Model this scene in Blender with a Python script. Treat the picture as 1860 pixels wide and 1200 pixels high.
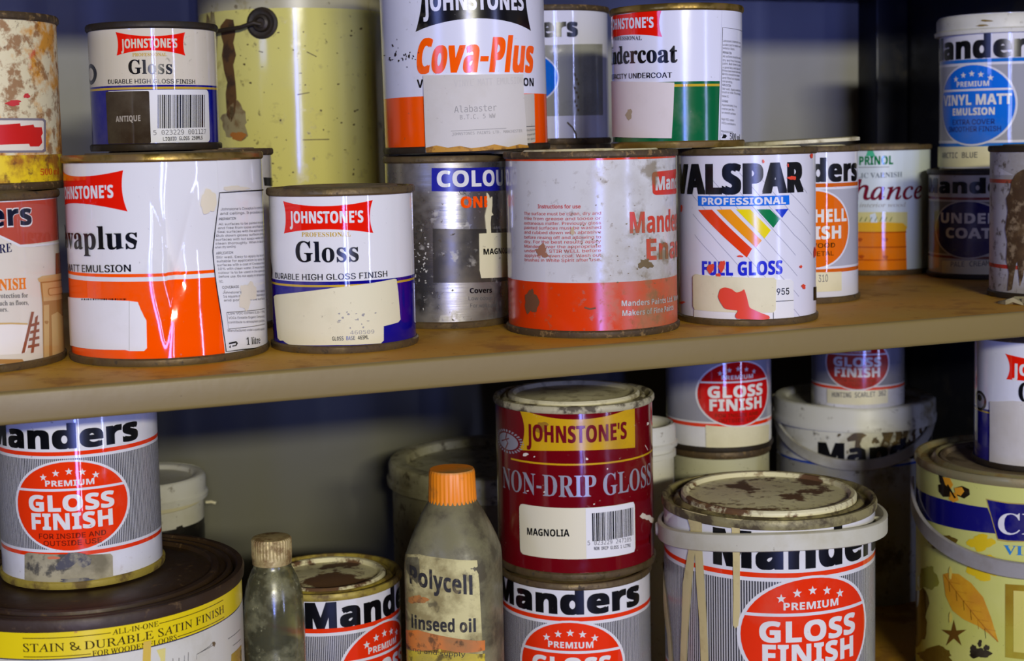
import bpy, bmesh, math, random, os
from mathutils import Vector, Matrix

for _o in list(bpy.data.objects):
    bpy.data.objects.remove(_o)
SC = bpy.context.scene
COL = SC.collection
PI = math.pi

# ------------------------------------------------------------------ camera
F_PX, W_PX, H_PX, PY = 2700.0, 1860, 1200, 480.0
CAM = Vector((0.0, -0.7394, 0.115))
YAW, PITCH, ROLL = 0.3875, 0.0843, 0.0203
_fw = Vector((math.sin(YAW) * math.cos(PITCH), math.cos(YAW) * math.cos(PITCH), -math.sin(PITCH)))
_r0 = Vector((math.cos(YAW), -math.sin(YAW), 0.0))
_u0 = _r0.cross(_fw)
_rt = _r0 * math.cos(ROLL) - _u0 * math.sin(ROLL)
_up = _u0 * math.cos(ROLL) + _r0 * math.sin(ROLL)
cd = bpy.data.cameras.new('camera')
cam = bpy.data.objects.new('camera', cd)
COL.objects.link(cam)
cam.matrix_world = Matrix(((_rt.x, _up.x, -_fw.x, CAM.x), (_rt.y, _up.y, -_fw.y, CAM.y), (_rt.z, _up.z, -_fw.z, CAM.z), (0, 0, 0, 1)))
cd.sensor_width = 36.0
cd.lens = 36.0 * F_PX / W_PX
cd.shift_y = -(600.0 - PY) / W_PX
cd.clip_start = 0.02
cd.dof.use_dof = True
cd.dof.focus_distance = 0.86
cd.dof.aperture_fstop = 13.0
SC.camera = cam

# ------------------------------------------------------------------ world, lamps, exposure
world = bpy.data.worlds.new('world')
SC.world = world
world.use_nodes = True
world.node_tree.nodes['Background'].inputs[0].default_value = (0.25, 0.3, 0.6, 1)
world.node_tree.nodes['Background'].inputs[1].default_value = 0.006
SC.cycles.caustics_reflective = False
SC.cycles.caustics_refractive = False
SC.cycles.blur_glossy = 0.6
SC.view_settings.view_transform = 'Standard'
SC.view_settings.look = 'None'
SC.view_settings.gamma = 1.0
SC.view_settings.use_curve_mapping = False
SC.view_settings.exposure = -0.06


def area(name, loc, aim, sx, sy, energy, color):
    l = bpy.data.lights.new(name, 'AREA')
    l.shape = 'RECTANGLE'
    l.size, l.size_y = sx, sy
    l.energy = energy
    l.color = color
    o = bpy.data.objects.new(name, l)
    COL.objects.link(o)
    o.location = loc
    o.rotation_euler = (Vector(aim) - Vector(loc)).to_track_quat('-Z', 'Y').to_euler()
    return o


# strip lamp on the ceiling in front of the shelves, and the daylight of a doorway and a narrow window
area('strip_lamp', (-0.24, -3.2, 0.74), (0.4, 0.2, 0.0), 0.8, 0.12, 84.0, (1.0, 0.95, 0.74))
area('doorway_daylight', (-0.40, -2.9, -0.10), (0.4, 0.2, 0.0), 0.16, 1.3, 34.0, (0.19, 0.26, 1.0))
area('door_gap_daylight', (-0.16, -2.9, -0.10), (0.4, 0.2, 0.0), 0.03, 1.3, 8.0, (0.50, 0.56, 1.0))
area('window_daylight', (1.75, -2.9, -0.05), (0.4, 0.2, 0.0), 0.08, 1.3, 15.0, (0.42, 0.48, 1.0))
area('side_blue_fill', (-2.3, -1.7, 0.62), (0.4, 0.2, 0.05), 0.5, 0.7, 12.0, (0.28, 0.36, 1.0))  # blue fill added out of view on the left to light left edges


# ------------------------------------------------------------------ materials
def lin(c):
    return tuple(((x / 255.0) / 12.92 if x <= 10 else (((x / 255.0) + 0.055) / 1.055) ** 2.4) for x in c)


MATS = {}


def mat(name, col, rough=0.4, metal=0.0, dirt=(), bump=None, trans=0.0, coat=0.0, ior=1.5, spec=0.5, brushed=False, emis=0):
    """dirt: layers (scale, low, high, colour, amount, (z0, z1) or None) of worn, stained or shade-toned patches laid over the colour."""
    key = (name, tuple(col), rough, metal, repr(dirt), repr(bump), trans, coat, brushed)
    if key in MATS:
        return MATS[key]
    m = bpy.data.materials.new(name)
    m.use_nodes = True
    nt = m.node_tree
    b = nt.nodes['Principled BSDF']
    b.inputs['Roughness'].default_value = rough
    b.inputs['Metallic'].default_value = metal
    b.inputs['IOR'].default_value = ior
    b.inputs['Transmission Weight'].default_value = trans
    b.inputs['Coat Weight'].default_value = coat
    b.inputs['Coat Roughness'].default_value = 0.12
    b.inputs['Specular IOR Level'].default_value = spec
    base = None
    tc = nt.nodes.new('ShaderNodeTexCoord')
    c4 = lin(col) + (1.0,)
    b.inputs['Base Color'].default_value = c4
    msum = None
    for k, (sc, lo, hi, dc, amt, zr) in enumerate(dirt):
        n = nt.nodes.new('ShaderNodeTexNoise')
        n.inputs['Scale'].default_value = sc
        n.inputs['Detail'].default_value = 7.0
        n.inputs['Roughness'].default_value = 0.62
        mp = nt.nodes.new('ShaderNodeMapping')
        mp.inputs['Location'].default_value = (k * 3.1 + sc * 0.013, k * 1.7, 0.6 * k)
        nt.links.new(tc.outputs['Object'], mp.inputs['Vector'])
        nt.links.new(mp.outputs['Vector'], n.inputs['Vector'])
        r = nt.nodes.new('ShaderNodeMapRange')
        r.inputs['From Min'].default_value = lo
        r.inputs['From Max'].default_value = hi
        r.inputs['To Max'].default_value = amt
        nt.links.new(n.outputs['Fac'], r.inputs['Value'])
        fac = r.outputs['Result']
        if zr:
            s = nt.nodes.new('ShaderNodeSeparateXYZ')
            nt.links.new(tc.outputs['Object'], s.inputs[0])
            ax = 'Z'
            zz = zr
            if isinstance(zr[0], str):
                ax, zz = zr[0], zr[1:]
            q = nt.nodes.new('ShaderNodeMapRange')
            q.inputs['From Min'].default_value = zz[0]
            q.inputs['From Max'].default_value = zz[1]
            nt.links.new(s.outputs[ax], q.inputs['Value'])
            mu = nt.nodes.new('ShaderNodeMath')
            mu.operation = 'MULTIPLY'
            nt.links.new(fac, mu.inputs[0])
            nt.links.new(q.outputs['Result'], mu.inputs[1])
            fac = mu.outputs[0]
        x = nt.nodes.new('ShaderNodeMix')
        x.data_type = 'RGBA'
        if base is None:
            x.inputs[6].default_value = c4
        else:
            nt.links.new(base, x.inputs[6])
        x.inputs[7].default_value = lin(dc) + (1.0,)
        nt.links.new(fac, x.inputs[0])
        base = x.outputs[2]
        if msum is None:
            msum = fac
        else:
            a = nt.nodes.new('ShaderNodeMath')
            a.operation = 'ADD'
            a.use_clamp = True
            nt.links.new(msum, a.inputs[0])
            nt.links.new(fac, a.inputs[1])
            msum = a.outputs[0]
    if base is not None:
        nt.links.new(base, b.inputs['Base Color'])
        rr = nt.nodes.new('ShaderNodeMapRange')
        rr.inputs['To Min'].default_value = rough
        rr.inputs['To Max'].default_value = max(rough, 0.75)
        nt.links.new(msum, rr.inputs['Value'])
        nt.links.new(rr.outputs['Result'], b.inputs['Roughness'])
        if metal:
            rm = nt.nodes.new('ShaderNodeMapRange')
            rm.inputs['To Min'].default_value = metal
            rm.inputs['To Max'].default_value = 0.0
            nt.links.new(msum, rm.inputs['Value'])
            nt.links.new(rm.outputs['Result'], b.inputs['Metallic'])
        if trans:
            rt = nt.nodes.new('ShaderNodeMapRange')
            rt.inputs['To Min'].default_value = trans
            rt.inputs['To Max'].default_value = 0.0
            nt.links.new(msum, rt.inputs['Value'])
            nt.links.new(rt.outputs['Result'], b.inputs['Transmission Weight'])
    if bump:
        n = nt.nodes.new('ShaderNodeTexNoise')
        n.inputs['Scale'].default_value = bump[0]
        n.inputs['Detail'].default_value = 5
        mp = nt.nodes.new('ShaderNodeMapping')
        if brushed:
            mp.inputs['Scale'].default_value = (1, 1, 14)
        nt.links.new(tc.outputs['Object'], mp.inputs['Vector'])
        nt.links.new(mp.outputs['Vector'], n.inputs['Vector'])
        bp = nt.nodes.new('ShaderNodeBump')
        bp.inputs['Strength'].default_value = bump[1]
        bp.inputs['Distance'].default_value = bump[2]
        nt.links.new(n.outputs['Fac'], bp.inputs['Height'])
        nt.links.new(bp.outputs['Normal'], b.inputs['Normal'])
    MATS[key] = m
    return m


BROWN, DKBROWN, RUST, OCHRE = (96, 74, 40), (48, 36, 20), (128, 74, 22), (176, 126, 28)
CLEAN = ((16, .52, .80, (150, 140, 112), .30, None), (420, .68, .74, (70, 55, 35), .55, None))
DUSTY = ((14, .46, .74, (128, 118, 84), .55, None), (300, .63, .70, (60, 48, 28), .7, None))
FILTHY = ((22, .40, .66, (120, 108, 66), .75, None), (130, .55, .64, (66, 50, 24), .8, None))
DARTH = ((30, .35, .7, (44, 40, 28), .8, None),)
WASH = (0.10, 0.0004, 0.0006)
TINBUMP = (22, 0.22, 0.0010)


def ink(col, dirt=CLEAN, rough=0.06, name='printed_tin'):
    return mat(name, col, rough, dirt=dirt, bump=TINBUMP)


RIM = mat('rusty_rim_metal', (122, 104, 66), 0.38, 0.75, ((60, .40, .62, (74, 54, 26), .9, None), (240, .55, .66, (40, 30, 18), .8, None)), (300, .4, .0006))
RIMBROWN = mat('brown_rusted_rim', (92, 74, 46), 0.5, 0.35, ((80, .38, .6, (58, 44, 24), .9, None), (260, .56, .64, (150, 120, 70), .6, None)), (260, .5, .0008))
RIMDARK = mat('dark_rim_metal', (58, 48, 34), 0.45, 0.4, ((70, .42, .62, (30, 24, 16), .9, None),), (260, .4, .0006))
RIMGOLD = mat('brassy_rim_metal', (150, 124, 60), 0.3, 0.85, ((60, .46, .64, (90, 66, 26), .8, None),), (300, .3, .0005))
LIDMETAL = mat('lid_metal', (110, 100, 76), 0.45, 0.5, ((40, .42, .62, (80, 60, 30), .85, None),), (200, .4, .0006))
LIDRUST = mat('rust_spotted_lid', (238, 230, 180), 0.5, 0.1, ((30, .52, .565, (88, 46, 8), .95, None), (120, .55, .66, (120, 84, 34), .7, None)), (160, .4, .0008))
LIDCREAM = mat('paint_crusted_lid', (220, 212, 170), 0.5, 0.0, ((70, .52, .66, (110, 92, 44), .7, None),), (120, .5, .001))
LIDBROWN = mat('brown_lid', (60, 42, 20), 0.42, 0.3, ((24, .4, .7, (46, 32, 18), .8, None), (200, .60, .7, (110, 84, 44), .5, None)), (120, .4, .0007))
PLASTIC = mat('white_plastic', (212, 210, 196), 0.42, 0.0, ((18, .46, .74, (160, 150, 108), .5, None), (150, .62, .7, (96, 78, 40), .6, None)), (60, .2, .0006))
PLGRIME = mat('grimy_white_plastic', (178, 174, 142), 0.5, 0.0, ((26, .40, .66, (108, 100, 62), .75, None), (110, .56, .66, (58, 46, 24), .8, None)), (60, .2, .0006))
PAPER = mat('cream_paper_label', (222, 214, 172), 0.65, 0.0, ((20, .48, .78, (176, 164, 118), .5, None), (300, .66, .72, (110, 92, 60), .6, None)), (90, .25, .0006))
PAPERGREY = mat('aged_grey_paper', (206, 200, 188), 0.7, 0.0, ((16, .50, .80, (170, 158, 128), .5, None), (260, .66, .74, (120, 100, 70), .5, None)), (30, .5, .0016))
PAPERWHITE = mat('white_paper_label', (226, 224, 216), 0.6, 0.0, ((20, .52, .8, (190, 184, 160), .4, None),), (90, .2, .0005))
PAPERDIRTY = mat('dirty_paper_label', (168, 158, 122), 0.75, 0.0, ((34, .42, .60, (96, 88, 58), .8, None), (60, .56, .62, (52, 50, 46), .85, None)), (80, .4, .001))
BLACK = ink((10, 10, 12), ((420, .70, .76, (120, 110, 90), .5, None),), 0.25, 'black_print')
GREYINK = ink((92, 90, 88), (), 0.5, 'grey_print')
FADED = ink((150, 146, 138), (), 0.6, 'faded_print')


# ------------------------------------------------------------------ lettering
def _font(n):
    try:
        return bpy.data.fonts.load(os.path.join(bpy.utils.system_resource('DATAFILES'), 'fonts', n))
    except Exception:
        return None


F_SANS, F_MATH, F_MONO = _font('Inter.woff2'), _font('NotoSansMath-Regular.woff2'), _font('DejaVuSansMono.woff2')


def _math(s, up, lo, dg=None):
    out = ''
    for c in s:
        if 'A' <= c <= 'Z':
            out += chr(up + ord(c) - 65)
        elif 'a' <= c <= 'z':
            out += '\u210e' if (lo == 0x1D44E and c == 'h') else chr(lo + ord(c) - 97)
        elif dg and '0' <= c <= '9':
            out += chr(dg + ord(c) - 48)
        else:
            out += c
    return out


_TM = {}


def _raw(s, font, sp=1.0):
    """A flat mesh of the words: vertices, triangles, in units of the font size."""
    if (s, font, sp) in _TM:
        return _TM[(s, font, sp)]
    c = bpy.data.curves.new('words', 'FONT')
    body, f, de = s, F_SANS, 0.0
    if font == 'serif' and F_MATH:
        body, f = _math(s, 0x1D400, 0x1D41A, 0x1D7CE), F_MATH
    elif font == 'bold' and F_MATH:
        body, f = _math(s, 0x1D5D4, 0x1D5EE, 0x1D7EC), F_MATH
    elif font in ('ital', 'light') and F_MATH:
        body, f = _math(s, 0x1D434, 0x1D44E), F_MATH
        de = -0.26 if font == 'light' else 0.0
    elif font == 'mono':
        f = F_MONO
    c.body = body
    if f:
        c.font = f
    c.size = 1.0
    c.space_character = sp
    c.resolution_u = 3
    o = bpy.data.objects.new('words', c)
    COL.objects.link(o)
    bpy.context.view_layer.update()
    me = bpy.data.meshes.new_from_object(o.evaluated_get(bpy.context.evaluated_depsgraph_get()))
    vs = [(v.co.x + de * v.co.y, v.co.y) for v in me.vertices]
    ts = [tuple(p.vertices) for p in me.polygons]
    bpy.data.objects.remove(o)
    bpy.data.meshes.remove(me)
    bpy.data.curves.remove(c)
    _TM[(s, font, sp)] = (vs, ts)
    return vs, ts


def spacing(bx):
    return 1.0 + 1.15 * bx


def words_mesh(s, font, bx, by):
    vs, ts = _raw(s, font, spacing(bx))
    cap = max(v[1] for v in _raw('H', font)[0]) + by
    V, T = [], []
    shifts = [(0, 0)]
    if bx or by:
        shifts = [(bx * p, by * q) for p in (-1, 1) for q in ((-1, 1) if by else (0,))]
    if s.startswith('JOHNSTONE'):
        # the first letter hangs below the line
        e = max(v[0] for v in _raw('J', font, spacing(bx))[0]) + .01
        vs = [(x, (y - cap) * 1.2 + cap) if x < e else (x, y) for x, y in vs]
    for i, (dx, dy) in enumerate(shifts):
        k = len(V)
        V += [(x + dx, y + dy, i * 4e-6) for x, y in vs]
        T += [tuple(i + k for i in t) for t in ts]
    return V, T, cap


def x_range(s, font, i, j, bx):
    """Left edge of letter i and right edge of letter j-1."""
    sp = spacing(bx)
    l = min(v[0] for v in _raw(s[i], font, sp)[0])

    def width(t):
        return (max(v[0] for v in _raw(t + 'H', font, sp)[0]) - max(v[0] for v in _raw('H', font, sp)[0])) if t else 0.0
    return width(s[:i]) + l - bx, max(v[0] for v in _raw(s[:j], font, sp)[0]) + bx


# ------------------------------------------------------------------ objects
def link(name, me, parent=None):
    o = bpy.data.objects.new(name, me)
    COL.objects.link(o)
    if parent:
        o.parent = parent
    return o


def tag(o, label, cat, group=None):
    o['label'] = label
    o['category'] = cat
    if group:
        o['group'] = group
    return o


def mesh_from(bm, name, mats, smooth=True, normal=None):
    me = bpy.data.meshes.new(name)
    bm.normal_update()
    bm.to_mesh(me)
    bm.free()
    for m in mats:
        me.materials.append(m)
    if smooth:
        for p in me.polygons:
            p.use_smooth = True
        if normal is None:
            me.set_sharp_from_angle(angle=math.radians(38))
        else:
            me.normals_split_custom_set_from_vertices([normal(v.co) for v in me.vertices])
    return me


def lathe_bm(bm, prof, n=96, mi=0, closed=False):
    rings = []
    for r, z in prof:
        if r < 1e-6:
            rings.append([bm.verts.new((0, 0, z))])
        else:
            rings.append([bm.verts.new((r * math.sin(2 * PI * k / n), -r * math.cos(2 * PI * k / n), z)) for k in range(n)])
    for a, b in zip(rings, rings[1:]):
        for k in range(n):
            k2 = (k + 1) % n
            if len(a) == 1 and len(b) == 1:
                continue
            if len(a) == 1:
                f = bm.faces.new((a[0], b[k2], b[k]))
            elif len(b) == 1:
                f = bm.faces.new((a[k], a[k2], b[0]))
            else:
                f = bm.faces.new((a[k], a[k2], b[k2], b[k]))
            f.material_index = mi
    return bm


def round_poly(pts, rad, n=5):
    if rad <= 0:
        return pts
    out = []
    for i, p in enumerate(pts):
        p = Vector(p)
        a, b = Vector(pts[i - 1]) - p, Vector(pts[(i + 1) % len(pts)]) - p
        d = min(rad, a.length * .49, b.length * .49)
        s, e = p + a.normalized() * d, p + b.normalized() * d
        for k in range(n + 1):
            t = k / n
            out.append(tuple(s * (1 - t) ** 2 + p * 2 * t * (1 - t) + e * t * t))
    return out


class Layer:
    def __init__(s, name, base=0.0, parent=None):
        s.name, s.bm, s.mats, s.base, s.parent = name, bmesh.new(), [], base, parent

    def slot(s, m):
        if m not in s.mats:
            s.mats.append(m)
        return s.mats.index(m)


EPS = 0.00011


class Can:
    """A round container standing at (X, Y, z). Its surface is addressed by (angle from the side turned to the viewer's place, height);
    printed shapes are flat outlines that are cut fine and wrapped on that surface, inside the mesh of the part that carries them."""

    def __init__(s, name, label, cat, X, Y, z, r, h, R=None, tilt=0.0, lean=0.0, group=None, fine=False):
        s.r, s.h, s.fine = r, h, fine
        s.R = R or (lambda th, zz: r)
        s.shaped = R is not None
        s.root = bpy.data.objects.new(name, None)
        s.root.empty_display_size = 0.03
        COL.objects.link(s.root)
        tag(s.root, label, cat, group)
        d = Vector((CAM.x - X, CAM.y - Y))
        # local -Y looks at the viewer
        s.M = Matrix.Translation((X, Y, z)) @ Matrix.Rotation(math.atan2(d.y, d.x) + PI / 2, 4, 'Z') @ Matrix.Rotation(tilt, 4, 'Y') @ Matrix.Rotation(lean, 4, 'X')
        s.root.matrix_world = s.M
        s.Mi = s.M.inverted()
        s.body = Layer('body')
        s.layers = [s.body]
    def uv(s, px, py):
        d = _fw + _rt * ((px - W_PX / 2) / F_PX) - _up * ((py - PY) / F_PX)
        o = s.Mi @ CAM
        d = (s.Mi.to_3x3() @ d)
        rr = s.r
        for _ in range(8):
            a = d.x * d.x + d.y * d.y
            b = o.x * d.x + o.y * d.y
            c = o.x * o.x + o.y * o.y - rr * rr
            q = b * b - a * c
            t = (-b - math.sqrt(q)) / a if q > 0 else -b / a
            p = o + d * t
            th, z = math.atan2(p.x, -p.y), p.z
            n = s.R(th, z)
            if abs(n - rr) < 1e-5:
                break
            rr = n
        s.mpp = t / F_PX
        return th, z

    def P(s, th, z, off=0.0):
        r = s.R(th, z) + off
        return Vector((r * math.sin(th), -r * math.cos(th), z))

    def zy(s, py, px=None):
        o = s.root.matrix_world.translation
        if px is None:
            d = o - CAM
            px = W_PX / 2 + F_PX * d.dot(_rt) / d.dot(_fw)
        return s.uv(px, py)[1]

    def N(s, co):
        th, z = math.atan2(co.x, -co.y), co.z
        if not s.shaped:
            return Vector((co.x, co.y, 0)).normalized()
        e = .0008
        d = s.P(th + e / s.r, z) - s.P(th - e / s.r, z)
        k = s.P(th, z + e) - s.P(th, z - e)
        return d.cross(k).normalized()

    # ---- body
    def shell(s, bands, nth=144, z0=0.0, z1=None, dz=None, closed=False):
        """bands: from the top down, (height where the band starts, material)."""
        z1 = s.h if z1 is None else z1
        cuts = sorted({z0, z1} | {min(max(b[0], z0), z1) for b in bands})
        zs = []
        dz = dz or (0.0016 if s.fine else 0.012)
        for a, b in zip(cuts, cuts[1:]):
            n = max(1, int(math.ceil((b - a) / dz)))
            zs += [a + (b - a) * k / n for k in range(n)]
        zs.append(z1)
        bm = s.body.bm
        rows = [[bm.verts.new(s.P(2 * PI * k / nth, z if z < 9 else z)) for k in range(nth)] for z in zs]
        for i in range(len(zs) - 1):
            zm = (zs[i] + zs[i + 1]) / 2
            m = bands[-1][1]
            for zt, mm in bands:
                if zm <= zt:
                    m = mm
            mi = s.body.slot(m)
            for k in range(nth):
                f = bm.faces.new((rows[i][k], rows[i][(k + 1) % nth], rows[i + 1][(k + 1) % nth], rows[i + 1][k]))
                f.material_index = mi
        if closed:
            for row, fl in ((rows[0], True), (rows[-1], False)):
                f = bm.faces.new(row[::-1] if fl else row)
                f.material_index = s.body.slot(bands[-1][1])

    # ---- prints
    def put(s, V, T, m, lay=1, on=None, skirt=0.0, extra=0.0):
        """V: (u = angle * r, z) points, T: faces."""
        on = on or s.body
        off = on.base + EPS * lay * (2.2 if s.fine else 1.0) + extra
        V = [(v[0], min(max(v[1], .0006), s.h), v[2] if len(v) > 2 else 0.0) for v in V]
        b = bmesh.new()
        vs = [b.verts.new(v) for v in V]
        for t in T:
            try:
                b.faces.new([vs[i] for i in t])
            except ValueError:
                pass
        if any(len(f.verts) > 4 for f in b.faces):
            bmesh.ops.triangulate(b, faces=list(b.faces))
        r = s.r
        step = r * math.radians(1.5 if s.fine else 3.0)
        us = [v[0] for v in V]
        k = math.floor(min(us) / step) + 1
        while k * step < max(us):
            bmesh.ops.bisect_plane(b, geom=b.verts[:] + b.edges[:] + b.faces[:], dist=1e-7, plane_co=(k * step, 0, 0), plane_no=(1, 0, 0))
            k += 1
        if s.fine:
            zsx = [v[1] for v in V]
            step = 0.0016
            k = math.floor(min(zsx) / step) + 1
            while k * step < max(zsx):
                bmesh.ops.bisect_plane(b, geom=b.verts[:] + b.edges[:] + b.faces[:], dist=1e-7, plane_co=(0, k * step, 0), plane_no=(0, 1, 0))
                k += 1
        mi = on.slot(m)
        b.verts.index_update()
        nv = [on.bm.verts.new(s.P(v.co.x / r, v.co.y, off + v.co.z)) for v in b.verts]
        for f in b.faces:
            ids = [v.index for v in f.verts]
            if f.normal.z < 0:
                ids.reverse()
            try:
                g = on.bm.faces.new([nv[i] for i in ids])
                g.material_index = mi
            except ValueError:
                pass
        if skirt:
            low = {}
            for e in b.edges:
                if len(e.link_faces) == 1:
                    q = []
                    for v in e.verts:
                        if v.index not in low:
                            low[v.index] = on.bm.verts.new(s.P(v.co.x / r, v.co.y, off - skirt))
                        q.append(v.index)
                    g = on.bm.faces.new((nv[q[0]], nv[q[1]], low[q[1]], low[q[0]]))
                    g.material_index = mi
        b.free()

    def poly_uv(s, pts, m, lay=1, on=None, rad=0.0, **k):
        pts = round_poly([(a * s.r, z) for a, z in pts], rad)
        s.put(pts, [tuple(range(len(pts)))], m, lay, on, **k)

    def poly(s, px, m, lay=1, on=None, rad=0.0, **k):
        s.poly_uv([s.uv(*p) for p in px], m, lay, on, rad, **k)

    def ring_uv(s, a0, a1, z0, z1, m, lay=1, on=None, **k):
        s.poly_uv([(a0, z0), (a1, z0), (a1, z1), (a0, z1)], m, lay, on, **k)

    def ell_uv(s, a, z, ra, rz, m, lay=1, on=None, n=48, lo=-2, hi=2, **k):
        pts = []
        for i in range(n):
            t = 2 * PI * i / n
            y = max(lo, min(hi, math.sin(t)))
            x = math.cos(t)
            if y != math.sin(t):
                x = math.copysign(math.sqrt(max(0, 1 - y * y)), x)
            pts.append((a + ra * x, z + rz * y))
        s.poly_uv(pts, m, lay, on, **k)

    def line(s, px, w, m, lay=1, on=None):
        """A printed line through pixel points, w pixels wide."""
        q = [s.uv(*p) for p in px]
        hw = w * s.mpp / 2
        q = [Vector((a * s.r, z)) for a, z in q]
        up, dn = [], []
        for i, p in enumerate(q):
            d = (q[min(i + 1, len(q) - 1)] - q[max(i - 1, 0)]).normalized()
            n = Vector((-d.y, d.x)) * hw
            up.append(p + n)
            dn.append(p - n)
        V = [tuple(v) for v in up + dn]
        n = len(q)
        s.put(V, [(i, i + 1, n + i + 1, n + i) for i in range(n - 1)], m, lay, on)

    def text_uv(s, t, a0, z0, a1, z1, cap, m, font='sans', b=0.0, bx=None, lay=3, on=None, shear=0.0, sub=None):
        bx = b if bx is None else bx
        if font == 'sans' and b >= .0199 and F_MATH:
            font, b, bx = 'bold', b * .3, bx * .3
        V, T, ch = words_mesh(t, font, bx, b)
        i, j = sub or (0, len(t))
        l, r_ = x_range(t, font, i, j, bx)
        if sub is None:
            l, r_ = min(v[0] for v in V), max(v[0] for v in V)
        k = (a1 - a0) * s.r / (r_ - l)
        q = cap / ch
        out = []
        for x, y, w in V:
            f = (x - l) / (r_ - l)
            out.append((a0 * s.r + (x - l) * k + shear * y * q, z0 + (z1 - z0) * f + y * q, w))
        lim = 2.6 * s.r
        keep = [tt for tt in T if all(abs(out[n][0]) < lim for n in tt)]
        s.put(out, keep, m, lay, on)

    def text(s, t, pl, pr, cap, m, font='sans', b=0.0, bx=None, lay=3, on=None, shear=0.0, sub=None, zat=None):
        """Words whose letters sub[0]..sub[1] run between two pixel points on their base line; cap: height of a capital in pixels."""
        a0, z0 = s.uv(*pl)
        a1, z1 = s.uv(*pr)
        if zat:
            z0 = z1 = s.uv(*zat)[1]
        else:
            s.uv((pl[0] + pr[0]) / 2, (pl[1] + pr[1]) / 2)
        s.text_uv(t, a0, z0, a1, z1, cap * s.mpp, m, font, b, bx, lay, on, shear, sub)

    def stars(s, spots, rad, m, lay=3, on=None):
        for a, z in spots:
            pts = []
            for k in range(10):
                q = rad if k % 2 == 0 else rad * .42
                t = PI / 2 + k * PI / 5
                pts.append((a + q * math.cos(t) / s.r, z + q * math.sin(t)))
            s.poly_uv(pts, m, lay, on)

    def barcode(s, x0, y0, x1, y1, m, seed=3, lay=3, on=None):
        rnd = random.Random(seed)
        x = x0
        while x < x1 - 1:
            w = rnd.choice((1, 1, 1.6, 2.2, 3.0)) * (x1 - x0) / 90.0
            s.poly([(x, y0), (min(x + w, x1), y0), (min(x + w, x1), y1), (x, y1)], m, lay, on)
            x += w + rnd.choice((1, 1.3, 2.0)) * (x1 - x0) / 90.0

    def flag(s, tl, tr, br, bl, m, kx=.035, ky=.16, lay=1, on=None, top=True, bot=True):
        """A banner with four sides bowed inwards, from its pixel corners."""
        c = [Vector(s.uv(*p)) for p in (tl, tr, br, bl)]
        w = (c[1] - c[0]).x
        hh = (c[0] - c[3]).y
        pts = []
        for i in range(4):
            a, e = c[i], c[(i + 1) % 4]
            for k in range(14):
                t = k / 14
                p = a.lerp(e, t)
                bow = 4 * t * (1 - t)
                if i == 0 and top:
                    p.y -= bow * hh * ky
                if i == 1:
                    p.x -= bow * w * kx
                if i == 2 and bot:
                    p.y += bow * hh * ky
                if i == 3:
                    p.x += bow * w * kx
                pts.append(tuple(p))
        s.poly_uv(pts, m, lay, on)

    def johnstone(s, l, r_, cap, m, sub=None, lay=2, on=None, font='sans'):
        s.text("JOHNSTONE'S", l, r_, cap, m, font, .02, .055, lay, on, sub=sub)

    def smear(s, cx, cy, rx, ry, m, seed=1, lay=4, on=None, n=26, rough=.45, relief=0.0):
        rnd = random.Random(seed)
        pts = []
        ph = [rnd.uniform(0, 6.3) for _ in range(4)]
        for i in range(n):
            t = 2 * PI * i / n
            q = 1 + rough * (.5 * math.sin(2 * t + ph[0]) + .35 * math.sin(3 * t + ph[1]) + .3 * math.sin(5 * t + ph[2]) + .25 * math.sin(9 * t + ph[3])) * .7
            pts.append((cx + rx * q * math.cos(t), cy + ry * q * math.sin(t)))
        s.poly(pts, m, lay, on, skirt=relief, extra=relief)

    def label(s, name, px, m, rad=0.0, base=.0006, uv=False):
        """A pasted paper label: a part of its own."""
        on = Layer(name, base)
        s.layers.append(on)
        if uv:
            s.poly_uv(px, m, 0, on, rad, skirt=base)
        else:
            s.poly(px, m, 0, on, rad, skirt=base)
        return on

    def piece(s, name, bm, mats, parent=None, label=None):
        o = link(name, mesh_from(bm, name, mats if isinstance(mats, (list, tuple)) else [mats]), parent or s.root)
        if label:
            o['label'] = label
        return o

    def done(s):
        objs = []
        for l in s.layers:
            o = link(l.name, mesh_from(l.bm, l.name, l.mats, True, s.N), s.root)
            objs.append(o)
        return objs

    # ---- metal ends
    def rims(s, top=RIM, bottom=RIM, lid=LIDMETAL, hb=.0042, seat=None, plug=.80, lidz=-.0015, bead=.0014, crust=None):
        r, h = s.r, s.h
        if bottom:
            b = lathe_bm(bmesh.new(), [(0, .0018), (r - .004, .0018), (r - .003, 0), (r + bead * .6, 0), (r + bead, hb * .3), (r + bead, hb * .8), (r + bead * .4, hb), (r - .001, hb)])
            s.piece('bottom_rim', b, bottom)
        rp = r * plug
        b = lathe_bm(bmesh.new(), [(r - .001, h - hb), (r + bead * .4, h - hb), (r + bead, h - hb * .75), (r + bead, h - hb * .25), (r + bead * .5, h), (r - .0012, h), (r - .0022, h - .0012), (r - .003, h - .004), (rp + .0055, h - .0042), (rp + .0035, h - .001), (rp + .0022, h - .0004), (rp + .001, h - .001), (rp + .0004, h - .004), (rp - .003, h - .0045)])
        s.piece('top_rim', b, top)
        b = lathe_bm(bmesh.new(), [(rp + .0002, h - .0042), (rp + .0001, h + lidz + .0010), (rp - .0012, h + lidz + .0022), (rp - .0035, h + lidz + .0020), (rp - .0052, h + lidz - .0006), (rp * .55, h + lidz - .0006), (rp * .5, h + lidz - .0001), (0, h + lidz)])
        s.piece('lid', b, lid)

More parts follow.
